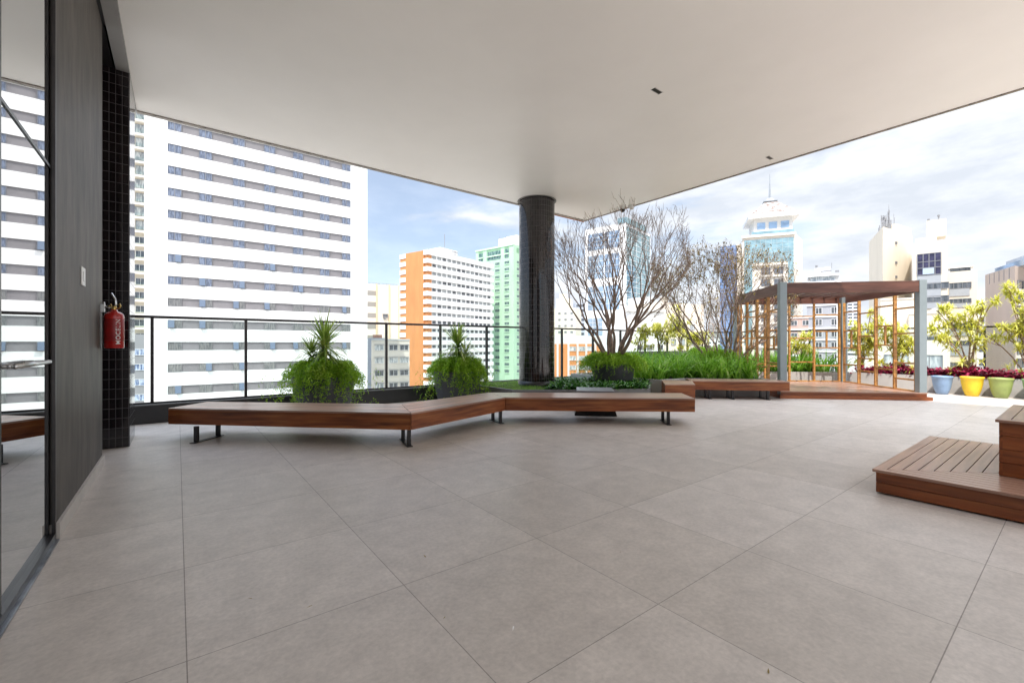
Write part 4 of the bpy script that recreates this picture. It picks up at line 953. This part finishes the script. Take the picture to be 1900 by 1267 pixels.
# --- tower with the pointed roof
F = Fac(W(1377,136), W(1474,131)); PK = plaster((.66,.60,.52), .06)
T = thing('pointed_tower', 'stone and glass tower with a steep pyramid roof and a spire', 'building', (*F.P, GZ))
Fr = Fac(F.pt(F.L), W(1489,141)); zc = hz(434,133)
rd = (F.P/F.P.length)*18
MB().prism([F.pt(0), F.pt(F.L), tuple(Fr.Q), tuple(F.P+rd)], GZ, zc).build('wall', PK, T, M=F.M)
MB().prism([F.pt(-1.2,-2), F.pt(.1,-2), tuple(F.P+rd*.7), tuple(F.P+rd*.7-F.d*1.2)], GZ, hz(448,134)).build('wing', PK, T, M=F.M)
mb = MB(); F.box(mb, F.sx(1381)[0], F.L-.2, hz(486,133), hz(443,133), .001, .12); mb.build('glazing', GC2, T, M=F.M)
mb = MB(); F.box(mb, F.sx(1462)[0], F.L-.2, hz(640,133), hz(487,133), .001, .10); F.box(mb, F.sx(1381)[0], F.sx(1396)[0], hz(640,133), hz(487,133), .001, .10); mb.build('glazing', GC2, T, M=F.M)
mb = MB()
for i in range(1,5): zq = hz(486,133)+(hz(443,133)-hz(486,133))*i/5; F.box(mb, F.sx(1381)[0], F.L-.2, zq-.05, zq+.05, .121, .16)
for i in range(1,9): sq_ = F.sx(1381)[0]+(F.L-.2-F.sx(1381)[0])*i/9; F.box(mb, sq_-.04, sq_+.04, hz(486,133), hz(443,133), .121, .155)
mb.build('mullions', mat('mullion_grey', (.35,.42,.43), .5), T, M=F.M)
mb = MB(); F.box(mb, F.sx(1397)[0], F.sx(1461)[0], hz(490,133)-.35, hz(490,133), .001, .7); mb.build('ledge', plaster((.74,.70,.63)), T, M=F.M)
mb = MB(); F.box(mb, -.3, F.L+.3, zc-.001-.7, zc-.001, .13, .6); mb.build('cornice', plaster((.74,.70,.63)), T, M=F.M)
wt = win_mesh(2.5, 2.1, GD, FRM, 3, True, ft=.12)
for k in range(8):
    for px in (1412, 1436): put(wt, F, F.sx(px)[0], hz(500+22*k+9,133), T)
    mb = MB(); F.box(mb, F.sx(1408)[0], F.sx(1455)[0], hz(513+22*k,133), hz(512+22*k,133)+.2, .001, .5); mb.build('ledge', plaster((.74,.70,.63)), T, M=F.M)
cB = F.pt(F.sx(1427)[0]+1.5, -8); a_ = F.a
def sqr(c, s, a): return [(c[0]+s*(math.cos(a)*i-math.sin(a)*j), c[1]+s*(math.sin(a)*i+math.cos(a)*j)) for i, j in ((-1,-1),(1,-1),(1,1),(-1,1))]
PZ = 140
MB().prism(sqr(cB, 5.2, a_), zc+.01, hz(412,PZ)).build('belvedere', plaster((.70,.68,.65)), T, M=F.M)
mb = MB().prism(sqr(cB, 6.9, a_), hz(412,PZ)+.01, hz(406,PZ)); mb.build('eaves', plaster((.74,.72,.69)), T, M=F.M)
MB().loft(sqr(cB, 6.5, a_), sqr(cB, 1.5, a_), hz(406,PZ)+.01, hz(376,PZ)).build('pyramid_roof', mat('slate_patches', (.20,.13,.10), .8, c2=(.46,.45,.44), scale=1.1, stretch=(1,1,1.6), var=.2, detail=3), T, M=F.M)
mb = MB().prism(sqr(cB, 1.9, a_), hz(376,PZ)+.01, hz(374,PZ)).loft(sqr(cB, 1.3, a_), sqr(cB, .5, a_), hz(374,PZ)+.01, hz(368,PZ)).tube([(*cB, hz(368,PZ)), (*cB, hz(350,PZ)), (*cB, hz(322,PZ))], [.42,.25,.06], 6)
mb.build('spire', mat('lead_grey', (.33,.35,.37), .5, .3), T, M=F.M)
mb = MB(); Fb = Fac(sqr(cB,5.2,a_)[0], sqr(cB,5.2,a_)[1])
for i in range(3): Fb.box(mb, .9+i*3.2, 3.1+i*3.2, hz(431,PZ), hz(419,PZ), .001, .1)
mb.build('belvedere_windows', GC, T, M=F.M)
mb = MB(); F.box(mb, F.sx(1395)[0], F.L, zc+.01, zc+1.1, -.3, -.2); mb.build('roof_railing', GC2, T, M=F.M)
mb = MB().tube([(*F.pt(F.sx(1468)[0],-5), zc), (*F.pt(F.sx(1468)[0],-5), hz(402,PZ))], .35, 6); mb.build('flue', FRM, T, smooth=True)
# --- grey tower behind the pergola
F = Fac(*perp(1497, 1561, 118)); T = tower('grey panelled tower with white bands rising behind the middle of the pergola', F, 16, hz(521,116), plaster((.36,.37,.40)), name='grey_tower')
wv = win_mesh(1.5, 1.7, GD, FRW, 2, ft=.1); mb = MB()
for k in range(15):
    F.box(mb, .0, F.L, hz(522,116)-k*3.05-.35, hz(522,116)-k*3.05, .001, .25)
    for px in (1517, 1546): put(wv, F, F.sx(px)[0]-.5, hz(522,116)-k*3.05-2.5, T)
F.box(mb, F.sx(1552)[0], F.L, GZ, hz(524,116), .251, .5); mb.build('white_bands', WHT, T, M=F.M)
roofbox(T, F, .8, F.L-1.2, 1, 9, hz(521,116), hz(512,116), GP, 'penthouse_glass'); mb = MB(); F.box(mb, .2, F.L-.3, hz(512,116)+.01, hz(510,116), -10, -.2); mb.build('roof_slab', WHT, T, M=F.M)
roofbox(T, F, 1.8, F.L-2.2, 2.5, 8, hz(510,116)+.01, hz(494,116), plaster((.66,.66,.66))); mb = MB(); F.box(mb, 3, 5.5, hz(502,116), hz(500,116), -2.5, -2.4); F.box(mb, 6.2, 7.1, hz(505,116), hz(501,116), -2.5, -2.4); mb.build('vent', FRM, T, M=F.M)
mb = MB().tube([(*F.pt(2.2,-3.5), hz(494,116)), (*F.pt(2.2,-3.5), hz(488,116))], .3, 6).tube([(*F.pt(5.6,-5), hz(494,116)), (*F.pt(5.6,-5), hz(484,116))], .06, 4); mb.build('antenna', FRM, T)
F = Fac(*perp(1462, 1500, 106)); T = tower('pinkish brick apartment building low behind the left half of the pergola', F, 12, hz(588,106), plaster((.52,.36,.31), .12), name='brick_building')
mb = MB()
for k in range(9): F.box(mb, 0, F.L, hz(588,106)-k*3-.4, hz(588,106)-k*3, .001, .2)
mb.build('white_bands', WHT, T, M=F.M)
for k in range(8):
    for j in (.6, 2.9): put(win_mesh(1.3, 1.2, GD, FRW, 2), F, j, hz(588,106)-k*3-2.1, T)
F = Fac(*perp(1571, 1594, 420)); T = tower('very distant slender tower with many balconies seen through the pergola', F, 12, hz(556,420), plaster((.62,.62,.66)), name='distant_tower')
for k in range(26): strip1(T, F, 1, F.L*.45, hz(558,420)-k*3.1-1.6, hz(558,420)-k*3.1); strip1(T, F, F.L*.55, F.L-1, hz(558,420)-k*3.1-1.6, hz(558,420)-k*3.1)
roofbox(T, F, 4, 8, 1, 5, hz(556,420), hz(549,420), plaster((.5,.5,.5)))
# --- big cream building with aerials
CRM = plaster((.70,.63,.52), .06)
T = thing('aerial_building', 'large cream building with radio aerials on its blind shaft', 'building', (*W(1680,66), GZ))
Fa = Fac(W(1638,61), W(1693,66)); Fl = Fac(W(1613,70), W(1638,61))
bk = Vector((.97,.24))*8
MB().prism([tuple(Fl.P), tuple(Fa.P), tuple(Fa.Q), tuple(Fa.Q+bk), tuple(Fl.P+bk)], GZ, hz(424,62)).build('shaft', CRM, T, M=Fa.M)
MB().prism([Fa.pt(4.5,-.1), Fa.pt(Fa.L,-.1), Fa.pt(Fa.L,-1.6), Fa.pt(4.5,-.6)], hz(424,62)+.01, hz(417,64)).build('parapet', CRM, T, M=Fa.M)
for py in (451, 487, 513): put(win_mesh(.42, .36, GD, FRM, 1), Fa, Fa.sx(1661)[0], hz(py+5,64), T)
Fb = Fac(*perp(1694, 1757, 59)); MB().prism([Fb.pt(0), Fb.pt(Fb.L), Fb.pt(Fb.L,-9), Fb.pt(0,-9)], GZ, hz(452,58.5)).build('wall', CRM, T, M=Fb.M)
MB().prism([Fb.pt(.3,-3), Fb.pt(2.4,-3), Fb.pt(2.4,-6), Fb.pt(.3,-6)], hz(452,58.5)+.01, hz(440,60)).build('roof_house', CRM, T, M=Fb.M)
MB().prism([Fb.pt(1.4,-3.2), Fb.pt(3.3,-3.2), Fb.pt(3.3,-6), Fb.pt(1.4,-6)], hz(440,60)+.01, hz(416,62)).build('roof_house', CRM, T, M=Fb.M)
mb = MB()
for s_, a, b in ((1.6,424,410),(2.6,416,405)): mb.tube([(*Fb.pt(s_,-4), hz(a,61)), (*Fb.pt(s_,-4), hz(b,61))], .07, 6).tube([(*Fb.pt(s_,-4), hz(b,61)), (*Fb.pt(s_,-4), hz(b-3,61))], .14, 6)
mb.build('flue', FRM, T)
mb = MB(); Fb.box(mb, Fb.sx(1702)[0], Fb.sx(1746)[0], hz(511,58.5), hz(472,58.5), .001, .06); mb.build('big_window', [mat('violet_glass', (.05,.045,.09), .08, .2, var=.6, scale=1.2)], T, M=Fb.M)
mb = MB()
for i in range(0,5): s_ = Fb.sx(1702)[0]+(Fb.sx(1746)[0]-Fb.sx(1702)[0])*i/4; Fb.box(mb, s_-.04, s_+.04, hz(511,58.5), hz(472,58.5), .061, .12)
for i in (0,.33,.62,1): z_ = hz(511,58.5)+(hz(472,58.5)-hz(511,58.5))*i; Fb.box(mb, Fb.sx(1702)[0], Fb.sx(1746)[0], z_-.04, z_+.04, .121, .15)
mb.build('mullions', FRM, T, M=Fb.M)
mb = MB(); Fb.box(mb, Fb.sx(1712)[0], Fb.sx(1733)[0], hz(510,58.5), hz(499,58.5), .16, .20); mb.build('blind', mat('pale_blue_blind', (.42,.50,.62), .4), T, M=Fb.M)
GRB = plaster((.36,.38,.40)); wst = win_mesh(3.0, .85, GD, FRM, 4, ft=.06)
mb = MB(); Fb.box(mb, Fb.sx(1702)[0], Fb.sx(1746)[0], hz(528,58.5), hz(511.5,58.5), .001, .1); Fb.box(mb, Fb.sx(1702)[0], Fb.sx(1746)[0], hz(553,58.5), hz(538,58.5), .001, .1); Fb.box(mb, Fb.sx(1702)[0], Fb.sx(1746)[0], hz(573,58.5), hz(562,58.5), .001, .1); mb.build('grey_spandrels', GRB, T, M=Fb.M)
for py in (538, 562): put(wst, Fb, Fb.sx(1702)[0]+.02, hz(py,58.5), T)
Fc = Fac(*perp(1757.5, 1813, 62)); MB().prism([Fc.pt(0), Fc.pt(Fc.L), Fc.pt(Fc.L,-8), Fc.pt(0,-8)], GZ, hz(503,61)).build('wall', CRM, T, M=Fc.M)
mb = MB(); Fc.box(mb, .3, Fc.L-.6, hz(503,61)+.01, hz(496,61), -3, -.5, 0); Fc.box(mb, .1, Fc.L-.3, hz(495.9,61), hz(494,61), -3.2, -.2, 1); mb.build('roof_pavilion', [GD, WHT], T, M=Fc.M)
for (ya, yb, zc_) in ((524,535,551),(554,562,572),(600,612,625),(632,641,662),(672,682,700)):
    put(win_mesh(Fc.sx(1806)[0]-Fc.sx(1757)[0]-.4, (yb-ya)*61/815, GD, FRM, 5, ft=.05), Fc, .2, hz(yb,61), T)
    mb = MB(); Fc.box(mb, .2, Fc.L-.7, hz(zc_-2,61), hz(yb,61)-.02, .001, .09); mb.build('grey_spandrels', GRB, T, M=Fc.M)
# lower terraces of the same building
for (pxa, pxb, Z_, yt, yb) in ((1634,1705,52,557,800),(1686,1763,50,583,800),(1610,1756,46,622,800)):
    Fd = Fac(*perp(pxa, pxb, Z_)); MB().prism([Fd.pt(0), Fd.pt(Fd.L), Fd.pt(Fd.L,-5), Fd.pt(0,-5)], GZ, hz(yt,Z_)).build('terrace_block', CRM, T, M=Fd.M)
    mb = MB(); Fd.box(mb, 0, Fd.L, hz(yt,Z_), hz(yt,Z_)+.12, -.35, .1); mb.build('coping', plaster((.72,.68,.60)), T, M=Fd.M)
Fd = Fac(*perp(1610, 1756, 46)); mb = MB(); Fd.box(mb, Fd.sx(1696)[0], Fd.sx(1748)[0], hz(622,46)-.9+.4, hz(622,46)-.2, .001, .05); mb.build('slot_window', GD, T, M=Fd.M)
for px in (1640,1700): put(win_mesh(1.9, 1.3, GP, FRM, 2), Fd, Fd.sx(px)[0], hz(680,46), T)
mb = MB(); c_ = Fac(W(1634,52), W(1705,53)).pt(3.1,-1); mb.lathe([(0,0),(.3,.05),(.5,.16)], 14, (0,0)); Rm = Matrix.Translation((*W(1735,51.5), hz(579,51))) @ Matrix.Rotation(R(-52), 4, 'Z') @ Matrix.Rotation(R(-70), 4, 'X'); mb.v = [tuple(Rm @ Vector(v)) for v in mb.v]; mb.tube([(*W(1735,51.5), hz(583,51)), (*W(1735,51.5), hz(579,51))], .04, 5); mb.build('satellite_dish', mat('dish_grey', (.5,.5,.5), .5), T)
random.seed(12); mb = MB()      # aerials
AG = mat('aerial_grey', (.30,.30,.31), .6)
for i in range(9):
    p = tuple(Fa.P+(Fa.Q-Fa.P)*rnd(.03,.45)+(Fl.P-Fa.P)*rnd(.03,.45)); zb_ = hz(424,62)-.05; h_ = rnd(1.2, 2.9); mb = MB()
    mb.tube([(*p, zb_), (*p, zb_+h_)], .045, 4)
    for _ in range(5):
        z_ = zb_+h_*rnd(.3,.98); a = rnd(0,3.14); dx, dy = math.cos(a)*.35, math.sin(a)*.35; mb.tube([(p[0]-dx,p[1]-dy,z_), (p[0]+dx,p[1]+dy,z_)], .025, 4)
        mb.box(p[0]+dx-.07, p[0]+dx+.07, p[1]+dy-.05, p[1]+dy+.05, z_-.35, z_+.35)
    mb.build('aerial', AG, T)
for s_, dd, zt_ in ((3.05,-2,385),(4.7,-1.5,398),(5.0,-2,404)): p = Fa.pt(s_, -.4); MB().tube([(*p, hz(424,62)-.1), (*p, hz(zt_,64))], .03, 4).build('aerial', AG, T)
# --- right hand building
F = Fac(W(1828,50), W(1883,44)); BR = plaster((.43,.35,.30), .08)
T = thing('brown_building', 'taupe building with a blank side wall at the right edge of the photo', 'building', (*F.P, GZ))
Fr = Fac(F.pt(F.L), W(1990,52)); MB().prism([F.pt(0), F.pt(F.L), tuple(Fr.Q), F.pt(0,-14)], GZ, hz(496,45)).build('wall', BR, T, M=F.M)
mb = MB()
for i in range(1,6): F.box(mb, F.L*i/6-.03, F.L*i/6+.03, hz(520,46), hz(496,45), .001, .03)
mb.build('wall_joints', FRM, T, M=F.M)
for k in range(9):
    z_ = hz(512,44)-k*1.0*2.9*.45
for k in range(8):
    put(win_mesh(4.2, .9, GD, FRM, 3), Fr, .6, hz(528+24*k+10,45), T); mb = MB(); Fr.box(mb, .3, 6, hz(528+24*k+10,45)-.35, hz(528+24*k+10,45)-.02, .001, .3); mb.build('ledge', plaster((.66,.60,.52)), T, M=Fr.M)
MB().prism([F.pt(2.0,-1), F.pt(F.L+2,-1), F.pt(F.L+3,-8), F.pt(2.0,-8)], hz(496,45)+.01, hz(480,46)).build('roof_house', plaster((.40,.42,.45)), T, M=F.M)
mb = MB(); F.box(mb, .5, F.L, hz(496,45)+.01, hz(496,45)+.6, -1, -.6, 0); mb.build('roof_glazing', GC, T, M=F.M)
F = Fac(*perp(1812, 1832, 95)); T = tower('pale sliver of a far apartment block beside the taupe building', F, 10, hz(560,95), plaster((.66,.64,.62)), name='pale_block')
for k in range(10): strip1(T, F, .4, F.L-.4, hz(563,95)-k*3-1.4, hz(563,95)-k*3)
# --- the far city reads as one mass
random.seed(19); mb = MB()
for i in range(230):
    px = rnd(150, 2050); Z = rnd(260, 900); c = W(px, Z); wdt = rnd(8,20); top = hz(638-rnd(-25, 14)-10, Z) if rnd(0,1) < .8 else hz(rnd(598,620), Z)
    a = rnd(-.2,.2); P = sqr((c.x,c.y), wdt/2, a); mb.prism(P, GZ, top, random.choice((0,0,1,2)))
    Fq = Fac(P[0], P[1]); Fp = Fac(P[3], P[0])
    z_ = top-2
    while z_ > -8:
        for G_ in (Fq, Fp): G_.box(mb, 1, G_.L-1, z_-1.3, z_, .001, .15, 3)
        z_ -= 3.1
stuff(mb.build('far_city', [plaster((.64,.62,.58)), plaster((.5,.47,.43)), plaster((.72,.71,.70)), GD]), 'far off jumble of pale city blocks along the horizon between the towers', 'city')
